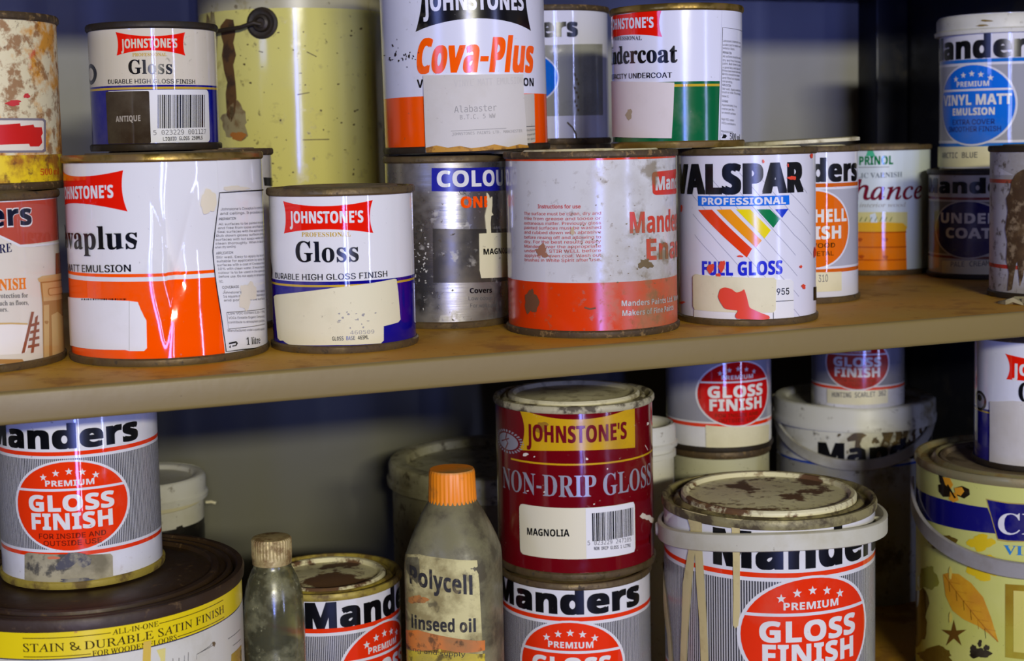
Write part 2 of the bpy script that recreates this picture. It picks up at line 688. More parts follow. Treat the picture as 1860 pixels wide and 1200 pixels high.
    def tub_lid(s, m, lid_h=.012, over=.0025, recess=.006, rim_w=.12, lip=.004):
        r, h = s.r, s.h
        ri = r * (1 - rim_w)
        z = h
        b = lathe_bm(bmesh.new(), [(r - .001, z - lid_h - lip), (r + over + .0012, z - lid_h - lip), (r + over + .0016, z - lid_h - lip * .3), (r + over, z - lid_h), (r + over, z - .003), (r + over - .0015, z - .0006), (r + over - .0035, z), (ri + .002, z), (ri, z - .001), (ri - .0012, z - recess), (ri * .75, z - recess - .0003), (0, z - recess)])
        return s.piece('lid', b, m)


def strap_bm(pts, w, th):
    """A flat band of width w (up) and thickness th along points given with their outward direction."""
    bm = bmesh.new()
    rows = []
    n = len(pts)
    for i, (p, out) in enumerate(pts):
        t = (pts[min(i + 1, n - 1)][0] - pts[max(i - 1, 0)][0]).normalized()
        up = t.cross(out)
        if up.z < 0 and abs(up.z) > 1e-4:
            up = -up
        up.normalize()
        o = out.normalized()
        q = []
        for a, c in ((-1, 0), (-1, .5), (-.86, 1), (.86, 1), (1, .5), (1, 0)):
            q.append(bm.verts.new(p + up * (a * w / 2) + o * (c * th)))
        rows.append(q)
    for a, b in zip(rows, rows[1:]):
        for k in range(6):
            bm.faces.new((a[k], a[(k + 1) % 6], b[(k + 1) % 6], b[k]))
    bm.faces.new(rows[0][::-1])
    bm.faces.new(rows[-1])
    bmesh.ops.recalc_face_normals(bm, faces=bm.faces)
    return bm


def tube_bm(pts, r, n=10):
    bm = bmesh.new()
    rows = []
    for i, p in enumerate(pts):
        t = (pts[min(i + 1, len(pts) - 1)] - pts[max(i - 1, 0)]).normalized()
        a = t.orthogonal().normalized() if i == 0 else (a - t * a.dot(t)).normalized()
        c = t.cross(a)
        rows.append([bm.verts.new(p + (a * math.cos(2 * PI * k / n) + c * math.sin(2 * PI * k / n)) * r) for k in range(n)])
    for x, y in zip(rows, rows[1:]):
        for k in range(n):
            bm.faces.new((x[k], x[(k + 1) % n], y[(k + 1) % n], y[k]))
    bm.faces.new(rows[0][::-1])
    bm.faces.new(rows[-1])
    bmesh.ops.recalc_face_normals(bm, faces=bm.faces)
    return bm


def box_bm(bm, lo, hi, bevel=0.0, mi=0):
    r = bmesh.ops.create_cube(bm, size=1.0)
    for v in r['verts']:
        for k in range(3):
            v.co[k] = lo[k] + (v.co[k] + .5) * (hi[k] - lo[k])
    fs = {f for v in r['verts'] for f in v.link_faces}
    for f in fs:
        f.material_index = mi
    if bevel:
        es = {e for f in fs for e in f.edges}
        bmesh.ops.bevel(bm, geom=list(es), offset=bevel, segments=3, affect='EDGES', profile=.5)
    return bm


# ------------------------------------------------------------------ the setting
WALL_Y, LOWZ, THK = 0.52, -0.29, 0.0164
wall_m = mat('painted_wall', (150, 150, 150), 0.85, 0, ((6, .45, .75, (128, 128, 126), .4, None), (5, .0, .30, (84, 82, 60), .80, (-.02, -.06))), (70, .3, .001))  # olive layer below the middle shelf paints the lower bay's shade into the wall
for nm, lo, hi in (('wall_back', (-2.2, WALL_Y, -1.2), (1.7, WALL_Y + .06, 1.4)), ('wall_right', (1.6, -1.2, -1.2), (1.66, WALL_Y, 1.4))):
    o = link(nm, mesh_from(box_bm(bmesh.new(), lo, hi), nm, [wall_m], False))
    o['kind'] = 'structure'
o = link('floor', mesh_from(box_bm(bmesh.new(), (-2.2, -3.6, -1.24), (1.7, WALL_Y, -1.2)), 'floor', [mat('concrete_floor', (92, 90, 86), .85, 0, DUSTY)], False))
o['kind'] = 'structure'

shelf_top = mat('stained_shelf_top', (178, 136, 24), 0.5, 0.0, ((5, .40, .66, (186, 124, 16), .8, None), (34, .54, .68, (128, 78, 16), .7, None), (150, .62, .72, (80, 50, 14), .7, None)), (60, .3, .0008))
shelf_edge = mat('beige_painted_edge', (128, 110, 60), 0.42, 0.0, ((9, .46, .8, (120, 100, 60), .5, None), (260, .66, .73, (92, 74, 40), .7, None)), (140, .25, .0005))
for zt, lab_ in ((0.0, 'middle beige steel shelf with a rust stained top, carrying the emulsion and enamel tins'), (LOWZ, 'lowest beige steel shelf, carrying the bottles and the large yellow tins'), (0.29, 'topmost shelf above the upper row of tins')):
    bm = bmesh.new()
    box_bm(bm, (-.62, 0.0, -THK), (.929, .487, 0.0), .0022)
    for f in bm.faces:
        f.material_index = 0 if (f.normal.z > .5 and f.calc_center_median().y > .0025) else 1
    o = link('shelf', mesh_from(bm, 'shelf', [shelf_top, shelf_edge]))
    o.location = (0, 0, zt)
    tag(o, lab_, 'shelf', 'steel shelves of the rack')
post_m = mat('dark_steel_post', (40, 42, 52), 0.35, 0.5, ((60, .5, .7, (30, 26, 22), .8, None),))
frame = bpy.data.objects.new('steel_rack', None)
COL.objects.link(frame)
frame.location = (.91, .505, -1.2)
tag(frame, 'dark steel upright and back rail holding the shelves, with an added light-blocking panel', 'rack')
for nm, lo, hi in (('post', (.893, .4885, -1.2), (.931, .519, 1.0)), ('back_rail', (-.62, .4885, .243), (.8925, .519, .2735)), ('light_block_panel', (.9315, .0, -1.2), (.9345, .519, 1.0))):  # the panel is added to darken the right end and block side light
    o = link(nm, mesh_from(box_bm(bmesh.new(), lo, hi, .002), nm, [post_m]))
    o.parent = frame
    o.matrix_parent_inverse = Matrix.Translation(frame.location).inverted()


def tin(label, X, Y, z, r, h, name='paint_tin', cat='paint tin', **k):
    return Can(name, label, cat, X, Y, z, r, h, **k)


rad = math.radians
# ------------------------------------------------------------------ colours of the printing
WHITE, CREAMW, LAV = (226, 224, 218), (218, 212, 188), (222, 222, 226)
ORANGE, REDJ, BLUEJ, GOLD = (255, 84, 0), (232, 26, 8), (16, 8, 124), (200, 164, 46)
SPECK = CLEAN
white = ink(WHITE)
lav = ink(LAV)
orange = ink(ORANGE)
redj = ink(REDJ)
bluej = ink(BLUEJ)
gold = ink(GOLD)
black = BLACK

# ------------------------------------------------------------------ tins on the middle shelf, front row
# rust blotched cream tin and the wood finish tin below it
RUSTY = ((30, .475, .56, (210, 140, 8), .95, None), (130, .50, .60, (136, 78, 4), .8, None), (24, .66, .70, (206, 60, 40), .7, None), (300, .62, .7, (90, 60, 30), .6, None))
t = tin('red and cream wood finish tin picturing a pine dresser, under the rusty cream tin', 0.0250, 0.1165, 0.0, .0535, .0925)
redband = ink((186, 78, 58), CLEAN)
cream = ink((222, 214, 192), CLEAN)
t.shell([(9, white), (t.zy(364, 60), redband), (t.zy(433, 118), cream)])
t.rims(RIM, RIM)
navy = ink((24, 24, 70), CLEAN)
t.poly([(-160, 395), (-60, 398), (0, 427), (36, 444), (60, 444), (122, 436), (122, 439.5), (60, 448), (34, 448), (0, 431), (-60, 402), (-160, 399)], white, 3)
t.poly([(-160, 399), (-60, 401), (0, 430), (36, 447), (60, 448), (80, 447), (80, 470), (-160, 470)], cream, 2)
t.text('Manders', (12, 411), (58, 408.5), 42, ink((236, 230, 220)), b=.075, lay=4, sub=(5, 7))
t.text('Manders', (13.5, 409.5), (56.5, 407), 38, ink((16, 18, 40)), b=.035, lay=5, sub=(5, 7))
t.text('FLOORCARE', (-2, 460), (21, 457), 16, navy, 'serif', lay=4, sub=(7, 9))
t.text('FINISH', (-2, 527), (47, 524), 20, ink((232, 128, 40)), 'serif', .01, lay=4, sub=(2, 6))
t.text('and protection for', (-4, 541), (50, 540), 8.5, GREYINK, 'serif', lay=4, sub=(5, 18))
t.text('surfaces such as floors,', (-2, 554.5), (51, 553), 8.5, GREYINK, 'serif', lay=4, sub=(10, 24))
t.text('and doors.', (-1, 566), (14, 565.5), 8.5, GREYINK, 'serif', lay=4, sub=(6, 10))
tan, tan2, tanb = ink((206, 172, 108)), ink((176, 130, 70)), ink((146, 84, 56))
t.poly([(100, 460), (121, 457), (122, 500), (100, 503)], tanb, 3)
for q in (104, 110, 116):
    t.line([(q, 462), (q, 500)], 1.5, tan2, 4)
t.poly([(67, 506), (76, 501), (124, 494), (124, 505), (70, 512)], tan, 4)
t.poly([(72, 512), (125, 505), (127, 545), (76, 552)], tan2, 3)
t.poly([(75, 514), (125, 508), (126, 541), (78, 547)], tan, 4)
t.poly([(85, 523), (112, 519), (112, 533), (86, 537)], tan2, 5, rad=.002)
t.poly([(86.5, 524.5), (111, 520.5), (111, 531.5), (87.5, 535.5)], tan, 6, rad=.002)
t.poly([(76, 552), (127, 545), (128, 645), (78, 655)], tan2, 3)
t.poly([(78, 554), (88, 553), (88, 650), (79, 652)], tan, 4)
t.poly([(92, 572), (103, 566), (112, 574), (125, 565), (126, 640), (94, 646)], tan, 4)
t.smear(83, 585, 3, 3.5, tan2, 3, 5)
t.poly([(56, 566), (61, 566), (44, 640), (38, 642)], tanb, 4)
t.poly([(63, 576), (68, 572), (60, 640), (55, 641)], tanb, 4)
for q in range(4):
    t.poly([(56 - q * 2, 588 + q * 13), (70, 584 + q * 13), (70, 589 + q * 13), (55 - q * 2, 593 + q * 13)], tanb, 5)
t.poly([(-40, 590), (48, 587), (52, 596), (50, 634), (44, 642), (-40, 645)], ink((236, 230, 214)), 3, rad=.003)
t.line([(-40, 588), (20, 587), (49, 588)], 3, tan, 4)
t.poly([(-40, 651), (40, 652), (44, 658), (-40, 662)], tan2, 3)
t.done()

t = tin('cream tin blotched with orange rust, with a red scribble in a grey frame', 0.0347, 0.1374, 0.0928, .0495, .0945)
crust = ink((226, 214, 168), RUSTY, .5)
yel = ink((236, 204, 24), ((40, .49, .6, (160, 96, 18), .95, None), (160, .55, .64, (110, 66, 20), .8, None)), .45)
t.shell([(9, crust), (t.zy(281, 60), yel)])
t.rims(RIMBROWN, RIMBROWN)
fr = ink((128, 122, 126))
t.poly([(-80, 215), (79, 215), (83, 219), (83, 274), (79, 277), (-80, 278)], fr, 1)
t.poly([(-80, 219), (77, 219), (79, 222), (79, 270), (76, 273), (-80, 274)], ink((232, 222, 196)), 2)
scr = ink((206, 26, 16), (), .4)
t.poly([(-60, 229), (10, 226), (36, 224), (37, 229), (60, 226), (62, 231), (75, 231), (77, 242), (74, 247), (76, 259), (70, 266), (54, 266), (52, 261), (20, 262), (0, 263), (-60, 264)], scr, 3)
t.text('500 ml', (73, 318), (106, 316), 11, ink((206, 86, 24), CLEAN), 'serif', lay=3)
t.smear(24, 187, 14, 5, ink((206, 60, 60)), 5, 3)
t.smear(48, 174, 5, 5, ink((206, 60, 60)), 8, 3)
t.done()

# the dented emulsion tin
def dent(th, z):
    r = .0532
    a = th - math.radians(5)
    zc = .0475
    d = 0.0
    # a flattened, pushed-in facet to the right of the middle with a sharp crease down its left side
    w = math.exp(-((a - .34) / .52) ** 2) * math.exp(-((z - .052) / .030) ** 2)
    d -= .0048 * w
    q = math.hypot(a * .0532 * 1.15, (z - zc) * .55)
    d -= .0034 * math.exp(-q / .0075)
    for sl, g in ((-.30, .0014), (.26, .0013)):
        if z > zc:
            d -= g * math.exp(-abs(a - sl * (z - zc) * 18) / .05) * max(0, 1 - (z - zc) / .05)
    if z < zc:
        d -= .0012 * math.exp(-abs(a + .15 * (zc - z) * 22) / .06) * max(0, 1 - (zc - z) / .045)
    e = min(1.0, max(0.0, min(z, .111 - z) / .014))
    return r + d * e


t = tin('dented white and orange emulsion tin with a red flag logo and boxed small print', 0.1340, 0.0960, 0.0, .0532, .1109, R=dent, fine=True)
t.shell([(9, white), (t.zy(497, 250), orange), (t.zy(503, 250), white), (t.zy(511, 250), orange)], nth=320)
t.rims(RIMGOLD, RIM)
t.flag((58, 310), (224, 309), (232, 384), (50, 376), redj, .03, .16, 1)
t.johnstone((138, 361), (207, 358.5), 23, white, sub=(4, 11))
t.text('Covaplus', (154, 452), (252, 451), 42, black, 'serif', 0, .006, sub=(4, 8))
t.text('MATT EMULSION', (151, 493.5), (239, 493), 13, black, 'sans', .0, .02, sub=(5, 13))
pan = [(397, 349), (440, 346), (478, 344), (490, 344), (490, 634), (481, 634), (440, 639), (408, 645), (398, 560), (387, 480), (385, 456), (390, 410)]
t.poly([(392, 280), (490, 280), (490, 346), (440, 348), (396, 351)], white, 2)
t.poly(pan[:4] + [(490, 660), (410, 660)] + pan[7:], white, 2)
t.line([(490, 343), (478, 344.5), (440, 347), (397, 350), (390, 410), (385, 456), (387, 480), (398, 560), (409, 638), (440, 634), (481, 629), (490, 628)], 2.0, black, 4)
fine = [
    (399, 382, "Johnstone's Covaplus is a premium quality", 1), (398, 390, 'and ceilings. It provides a durable,', 1), (396, 400, 'PREPARATION', 2),
    (395, 409, 'All surfaces to be painted should be clean', 0), (394, 416, 'and free from loose and flaking material.', 0), (393, 423, 'Seal surfaces with the appropriate primer.', 0),
    (391, 430, 'Rub down glossy surfaces previously', 0), (390, 437, 'surfaces with hot soapy water and rinse', 0), (390, 444, 'clean thoroughly. When in doubt use', 0), (389, 451, 'when dry sanding.', 0),
    (391, 462, 'APPLICATION', 2), (391, 469, 'Stir well. Easy to apply by brush or', 0), (392, 476, 'suitable for application by spray. Seal', 0), (393, 483, 'surfaces with a coat of Covaplus thinned', 0),
    (394, 490, '10% with clean water. If more than one', 0), (395, 497, 'colour is to be used in the same area', 0), (396, 504, 'before use. Do not apply in temperatures', 0), (397, 513, '5C.', 0),
    (402, 524, 'COVERAGE', 2), (403, 533, "Johnstone's Covaplus covers approx.", 0), (404, 540, '14 square metres per litre depending on', 0), (405, 547, 'and porosity of the surface.', 0),
    (413, 571, 'Low VOC content 0.30-7.99%', 0), (413, 579, 'VOCs (Volatile Organic Compounds)', 0), (413, 587, 'contribute to atmospheric pollution.', 0), (412, 602, 'Manufactured under a quality system', 0)]
for x, y, w, k in fine:
    e = x + 68 if k == 2 and len(w) > 9 else 478
    if k == 2:
        e = x + 30
    if len(w) < 18 and k == 0:
        e = x + 2.2 * len(w)
    t.text(w, (x, y), (e, y - (e - x) * .05), 4.6 if k else 4.2, black if k == 2 else GREYINK, 'sans', lay=4)
t.line([(410, 567), (478, 560)], 1, GREYINK, 4)
t.line([(410, 567), (413, 597), (478, 588)], 1, GREYINK, 4)
t.text('1 litre', (446, 626), (470, 623), 13, black, 'serif', .0, lay=4)
t.poly([(414, 622), (427, 619), (430, 623), (427, 628), (420, 629), (420, 627), (426, 626), (427, 622), (414, 625)], black, 4)
t.poly([(414, 630), (417, 626), (417, 632)], black, 4)
on = t.label('paper_label', [(120, 539), (160, 541), (232, 546), (262, 549), (266, 553), (267, 632), (262, 637), (236, 637), (228, 635), (135, 628), (120, 627)], PAPERWHITE)
t.line([(236, 546), (236, 637)], 1, ink((180, 178, 170), (), .7), 1, on)
t.barcode(150, 541.5, 232, 544.5, black, 4, 1, on)
t.smear(377, 366, 13, 24, ink((226, 214, 180), (), .35), 7, 5, rough=.3)
t.smear(446, 536, 14, 24, ink((222, 212, 186), (), .35), 9, 5, rough=.6)
t.smear(425, 342, 20, 5, ink((222, 212, 186), (), .35), 4, 5)
t.done()

# tin behind it, mostly hidden
t = tin('plain white tin with a black mark, mostly hidden behind the dented emulsion tin', 0.170, 0.2085, 0.0, .0495, .1122)
t.shell([(9, ink((214, 210, 198), DUSTY))])
t.rims(RIMBROWN, RIM, mat('rusty_flat_lid', (150, 140, 120), .6, .2, ((30, .45, .6, (96, 60, 24), .9, None),)))
t.poly([(478, 322), (495, 323), (496, 338), (480, 337)], black, 2)
t.done()

# small gloss tin on top
t = tin('small cream and navy gloss tin with a brown shade label and a barcode', 0.1455, 0.190, 0.1124, .0381, .0755)
ivory = ink((216, 206, 180), ((18, .50, .8, (180, 168, 130), .5, None), (200, .64, .72, (110, 96, 66), .7, None)))
t.shell([(9, ivory), (t.zy(154, 280), bluej), (t.zy(157.5, 280), gold), (t.zy(161.5, 280), bluej)])
t.rims(RIMDARK, RIMDARK)
t.flag((210, 58), (336, 58.5), (336.5, 101), (212, 101), redj, .03, .2)
t.johnstone((220.5, 88), (322, 86.5), 16.5, ivory)
t.text('PROFESSIONAL', (241, 102.5), (303, 102), 6, gold, 'serif')
t.text('Gloss', (234, 134), (313, 134), 25, black, 'serif', .004)
t.text('DURABLE HIGH GLOSS FINISH', (197, 152.5), (354, 152.5), 8, black, 'sans', .0, .012)
t.ell_uv(*t.uv(165.5, 135), rad(14), .0062, black, 1)
t.ell_uv(*t.uv(165.5, 135), rad(8), .0038, ivory, 2)
on = t.label('shade_label', [(194, 166), (377, 163), (380, 258), (198, 261)], PAPERWHITE, .003)
t.poly([(193.5, 167), (271, 165), (274.5, 260), (198, 261)], ink((58, 46, 34)), 1, on, .001)
t.text('ANTIQUE', (212, 221.5), (256, 219.5), 10.5, ink((170, 160, 146)), 'sans', .035, lay=2, on=on)
t.barcode(286, 172, 371, 233, black, 5, 1, on)
t.poly([(290, 234), (374, 231), (374, 243), (290, 245)], PAPERWHITE, 2, on)
t.text('5 023229 001127', (279, 245), (372, 243), 8.5, GREYINK, 'mono', .0, lay=3, on=on)
t.text('LIQUID GLOSS 250MLS', (296, 255.5), (366, 253), 6.5, black, 'mono', .01, lay=3, on=on)
t.done()

# tall yellow can with a wire handle
YDIRT = ((9, .44, .70, (168, 160, 120), .65, (.10, .26)), (60, .60, .68, (140, 124, 60), .45, None), (160, .64, .70, (84, 66, 30), .7, None))
t = tin('tall pale yellow drum with a rust streak and wire handle, behind the tins', 0.2872, 0.4054, 0.0, .072, .262, name='paint_drum', cat='paint drum')
ycol = ink((216, 208, 116), YDIRT, .12)
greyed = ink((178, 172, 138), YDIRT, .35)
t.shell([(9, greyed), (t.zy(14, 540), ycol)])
t.rims(RIMDARK, RIM)
rustm = ink((92, 62, 24), ((90, .5, .62, (54, 36, 16), .9, None),), .7)
t.poly([(400, 48), (411, 34), (424, 36), (428, 60), (424, 78), (429, 100), (424, 118), (428, 150), (430, 178), (427, 205), (420, 222), (412, 210), (410, 170), (413, 150), (407, 128), (403, 100), (406, 80), (402, 66)], rustm, 1)
t.smear(427, 222, 26, 30, ink((150, 138, 96), ((50, .5, .6, (110, 80, 40), .8, None),), .7), 6, 1)
t.smear(433, 247, 12, 9, ink((168, 104, 36), (), .7), 3, 2)
t.smear(384, 95, 9, 90, ink((150, 140, 96), ((40, .45, .6, (90, 66, 30), .8, None),), .7), 3, 1)
rnd = random.Random(4)
dots = ink((92, 76, 34), (), .6)
for k in range(46):
    t.smear(rnd.uniform(440, 665), rnd.uniform(30, 330), rnd.uniform(.6, 2.6), rnd.uniform(.6, 2.2), dots, k, 2, n=8)
for x0, y0, x1, y1 in ((550, 254, 598, 253), (557, 94, 575, 103), (540, 172, 562, 168), (436, 101, 438, 101), (470, 93, 478, 95)):
    t.line([(x0, y0), (x1, y1)], 1.6, dots, 2)
a, z = t.uv(476, 42)
c = t.P(a, z, .0)
nrm = Vector((math.sin(a), -math.cos(a), 0))
side = Vector((math.cos(a), math.sin(a), 0))
def disc_at(c, nrm, prof, n=32):
    bm = bmesh.new()
    lathe_bm(bm, prof, n)
    q = nrm.to_track_quat('Z', 'Y').to_matrix().to_4x4()
    bmesh.ops.transform(bm, matrix=Matrix.Translation(c) @ q, verts=bm.verts)
    return bm
lug = t.piece('handle_lug', disc_at(c, nrm, [(0, -.001), (.0118, -.001), (.0116, .0006), (.0098, .0016), (.0082, .0008), (.0068, .0008), (.0058, .0044), (.004, .0052), (.0032, .0030), (0, .0028)]), RIMDARK)
p0, p1 = c + nrm * .0038, t.P(*t.uv(398, 68), .004)
side0 = t.P(rad(-88), t.uv(398, 68)[1] - .012, .006)
pts = [p0 + Vector((0, 0, -.001)), p0 + nrm * .003 - side * .004]
for k in range(1, 13):
    th = a + (rad(-150) - a) * k / 12
    pts.append(t.P(th, z - .008 * math.sin(k / 12 * PI / 2) - .002, .0068))
t.piece('wire_handle', tube_bm(pts, .0016), RIMDARK)
t.done()

# gloss tin in front
t = tin('white and navy gloss tin with a blank crooked cream label, at the shelf edge', 0.2303, 0.0802, 0.0, .0407, .0901)
t.shell([(9, white), (t.zy(511, 617), bluej), (t.zy(517, 617), gold), (t.zy(521, 617), bluej)])
t.rims(RIM, RIM)
t.flag((514.5, 365), (677, 363), (678, 423), (516, 424), redj, .035, .15)
t.johnstone((527, 404.5), (660, 403.5), 21.5, white)
t.text('PROFESSIONAL', (548.5, 429.5), (637, 429), 8, gold, 'serif')
t.text('Gloss', (538, 474.5), (651.6, 474), 37, black, 'serif', .004)
t.text('DURABLE HIGH GLOSS FINISH', (501, 505), (703, 502), 11, black, 'sans', .0, .012)
t.ell_uv(*t.uv(489, 490), rad(12), .006, black, 1)
on = t.label('paper_label', [(499, 538), (503, 535), (610, 522), (716, 506), (719, 507), (722, 530), (726, 580), (722, 585), (696, 592), (696, 618), (691, 623), (610, 626), (526, 625), (519, 621), (516, 618), (510, 618), (506, 613)], PAPER)
t.text('GLOSS BASE 465ML', (604, 618), (669, 615), 7, black, 'mono', .01, lay=1, on=on)
t.text('460509', (636, 607), (679, 605), 7, FADED, 'mono', .0, lay=1, on=on)
rnd = random.Random(9)
for k in range(16):
    t.smear(rnd.uniform(615, 690), rnd.uniform(566, 602), rnd.uniform(1, 3), rnd.uniform(.8, 2), FADED, k, 2, on, n=9)
t.done()

# bare steel colour tin
STEEL = ((22, .46, .70, (112, 100, 70), .55, None), (90, .60, .68, (190, 186, 170), .5, None), (300, .64, .70, (60, 48, 30), .8, None))
t = tin('bare steel tin with a blue band of white capitals and a cream shade tag', 0.3177, 0.1466, 0.0, .0382, .1054)
steel = mat('bare_tinned_steel', (176, 172, 164), .27, .95, STEEL, (40, .12, .0008), brushed=True)
t.shell([(9, steel)])
t.rims(RIM, RIM)
blu = ink((26, 28, 142), CLEAN, .25)
t.poly([(784, 305), (830, 305), (880, 304), (922, 303), (922, 345), (880, 347), (830, 348), (784, 347)], blu, 1)
t.text('COLOUR', (794, 339), (898, 337), 29, white, 'sans', .03, lay=2, sub=(0, 4))
t.text('ONE', (837, 377), (876, 376), 20, orange, 'sans', .05, lay=2, sub=(0, 2))
dk = mat('dark_grey_print', (78, 74, 68), .3, .6, STEEL)
t.poly([(786, 415), (850, 416), (922, 414), (922, 509), (850, 513), (787, 513)], dk, 1)
t.text('Covers', (853, 532), (893, 531), 9, black, 'sans', .03, sub=(0, 6))
t.text('Low odour', (851, 545), (893, 544), 7, GREYINK, 'sans')
t.text('For walls and', (854, 558), (902, 557), 7, GREYINK, 'sans')
t.text('Silk', (833, 354), (847, 353), 8, black, 'ital')
on = t.label('shade_tag', [(870, 424), (892, 423), (925, 421), (925, 501), (874, 505), (871, 490)], PAPER)
t.text('MAGNOLIA', (877, 462), (915, 460), 10.5, black, 'sans', .03, lay=1, on=on, sub=(0, 5))
on = t.label('torn_strip', [(884, 350), (887, 354), (889, 362), (893, 357), (893, 372), (892, 385), (895, 390), (891, 392), (890, 405), (891, 424), (884, 424), (881, 392), (885, 372)], PAPER)
sp = ink((190, 186, 174), (), .6)
rnd = random.Random(2)
for k in range(40):
    t.smear(rnd.gauss(764, 10), rnd.gauss(485, 38), rnd.uniform(.5, 1.8), rnd.uniform(.6, 2.6), sp, k + 50, 1, n=12, rough=.6)
t.done()

# red enamel tin
ED = ((13, .43, .64, (132, 120, 80), .75, ('X', -.012, .034)), (40, .53, .62, (118, 100, 56), .8, ('X', -.02, .04)), (170, .60, .70, (110, 90, 56), .5, None))
t = tin('dirty white and red enamel tin with a block of red instructions', 0.3841, 0.0735, 0.0, .0512, .1072)
ered, ewh = ink((218, 58, 8), ED, .14), ink((208, 206, 200), ED, .12)
t.shell([(9, ered), (t.zy(291, 1075), ewh), (t.zy(513.5, 1075), ered)])
t.rims(RIMBROWN, RIMBROWN, LIDCREAM)
edk = ink((198, 66, 54), ED, .4)
t.text('Instructions for use', (977.6, 378), (1055, 378), 7, edk, 'sans', .012)
for k, (w, y) in enumerate((('The surface must be clean, dry and', 390), ('free from grease and loose or', 399), ('extraneous matter. Previously gloss', 407.4), ('painted surfaces must be washed', 415.7), ('and rubbed down with abrasive', 424), ('before rinsing off and allowing to', 433), ('dry. For the best results apply', 441), ('Manders over the appropriate', 449.5), ('undercoat. STIR WELL before', 457.5), ('applying an even coat. Wash out', 466), ('brushes in White Spirit after use.', 474))):
    t.text(w, (953 + k * .1, y), (1091.6, y - .5), 5.6, edk, 'sans')
elog = ink((214, 56, 40), ED, .3)
t.poly([(1184, 316), (1187, 311), (1226, 305), (1240, 305), (1240, 352), (1226, 354), (1190, 356), (1184, 351)], ewh, 1)
t.poly([(1184, 316), (1187, 312), (1226, 307), (1240, 307), (1240, 350), (1226, 352), (1190, 354), (1185, 351)], elog, 2, rad=.002)
t.text('Manders', (1190, 345), (1227.5, 341), 24, ewh, 'sans', .05, lay=3, sub=(0, 4))
t.text('Manders', (1144, 423), (1217, 419), 38, elog, 'sans', .025, sub=(0, 4))
t.text('Enamel', (1174, 472), (1213, 469), 38, elog, 'sans', .025, sub=(0, 2))
t.text('Manders Paints Ltd. Wolverhampton', (1128.7, 555.7), (1221, 547), 10, ewh, 'sans', .02, sub=(0, 19))
t.text('Makers of Fine Paints', (1130, 573.5), (1203, 566.5), 10, ewh, 'sans', .02, sub=(0, 14))
st = ink((106, 66, 34), (), .7)
t.smear(966, 548, 11, 24, st, 4, 3)
t.smear(985, 456, 12, 9, ink((158, 108, 78), (), .7), 6, 4, rough=.8)
t.smear(1172, 479, 10, 10, ink((110, 92, 56), (), .7), 8, 4, rough=.8)
t.line([(1062, 558), (1072, 561), (1082, 559)], 3, st, 4)
t.smear(1040, 420, 3, 8, ink((190, 170, 130), (), .7), 8, 4)
for k in range(40):
    rnd = random.Random(k + 100)
    t.smear(rnd.gauss(1120, 55), rnd.gauss(440, 55), rnd.uniform(.5, 1.6), rnd.uniform(.5, 1.6), ink((118, 100, 62), (), .7), k, 4, n=10, rough=.6)
t.done()

# rainbow logo tin
t = tin('white gloss tin with a rainbow striped triangle logo and red splashed label', 0.4872, 0.0650, 0.0, .0427, .1066)
VD = ((420, .70, .76, (120, 90, 70), .5, None),)
vw = ink((222, 220, 224), VD, .16)
t.shell([(9, vw)])
t.rims(RIM, RIM, LIDCREAM)
hair = ink((158, 156, 168), (), .4)
for k in range(13):
    x0 = 1130 + k * 30
    L = []
    for q in range(9):
        x, y = x0 + q * 33, 276 + q * 37.5
        if 1236 < x < 1478 and 276 < y < 580:
            L.append((x, y))
    if len(L) > 1:
        t.line(L, .9, hair, 1)
t.text('VALSPAR', (1233.5, 349.5), (1459, 346.8), 54, black, 'sans', .05, .13)
t.poly([(1268, 355.6), (1433, 354.4), (1433.6, 371.5), (1268.6, 373.6)], ink((22, 110, 214), VD, .16), 2)
t.text('PROFESSIONAL', (1275.5, 371), (1427, 369.5), 12.5, vw, 'sans', .035, lay=3)
for c, P in (((226, 62, 16), [(1268.6, 381), (1293.5, 380.5), (1366, 451.6), (1356.5, 467.5)]), ((238, 150, 20), [(1301.6, 380.5), (1327.4, 380), (1383.5, 436.6), (1373, 449.5)]), ((236, 214, 16), [(1337, 380), (1362.5, 380), (1400, 418), (1388.6, 433)]), ((10, 122, 66), [(1374.5, 380), (1398.5, 380), (1416.5, 397.6), (1404.5, 413.5)]), ((28, 60, 190), [(1407.5, 380), (1432, 379), (1420.4, 395.5)])):
    t.poly(P, ink(c, VD, .16), 2)
t.text('FULL GLOSS', (1276, 498.4), (1421, 497), 25, ink((34, 44, 196), VD, .16), 'sans', .03, .055)
on = t.label('paper_label', [(1400, 507), (1409, 507.4), (1436, 508.4), (1440, 511), (1441, 577), (1437, 581), (1380, 583), (1266, 582), (1262, 577), (1262, 540), (1400, 540)], PAPERWHITE)
t.text('955', (1410, 535.5), (1432.4, 534), 12, black, 'sans', .01, lay=1, on=on)
t.line([(1408, 547), (1440, 545)], 1.2, black, 1, on)
t.line([(1404, 560), (1404, 581)], 1.2, black, 1, on)
on2 = t.label('shade_label', [(1260.5, 502), (1265, 498), (1405, 504), (1409, 508), (1408, 562), (1404, 567), (1264, 562), (1261, 556)], PAPER, 0, .0009)
splash = ink((226, 70, 44), (), .3, 'splashed_paint')
t.poly([(1310, 524), (1318, 521), (1330, 524), (1338, 531), (1348, 528), (1352, 524), (1357, 540), (1361, 558), (1380, 567), (1396, 573), (1397, 578), (1385, 580), (1338, 578), (1336, 572), (1342, 563), (1330, 562), (1318, 560), (1310, 548), (1306, 538)], splash, 10, rad=.0012, extra=.0006)
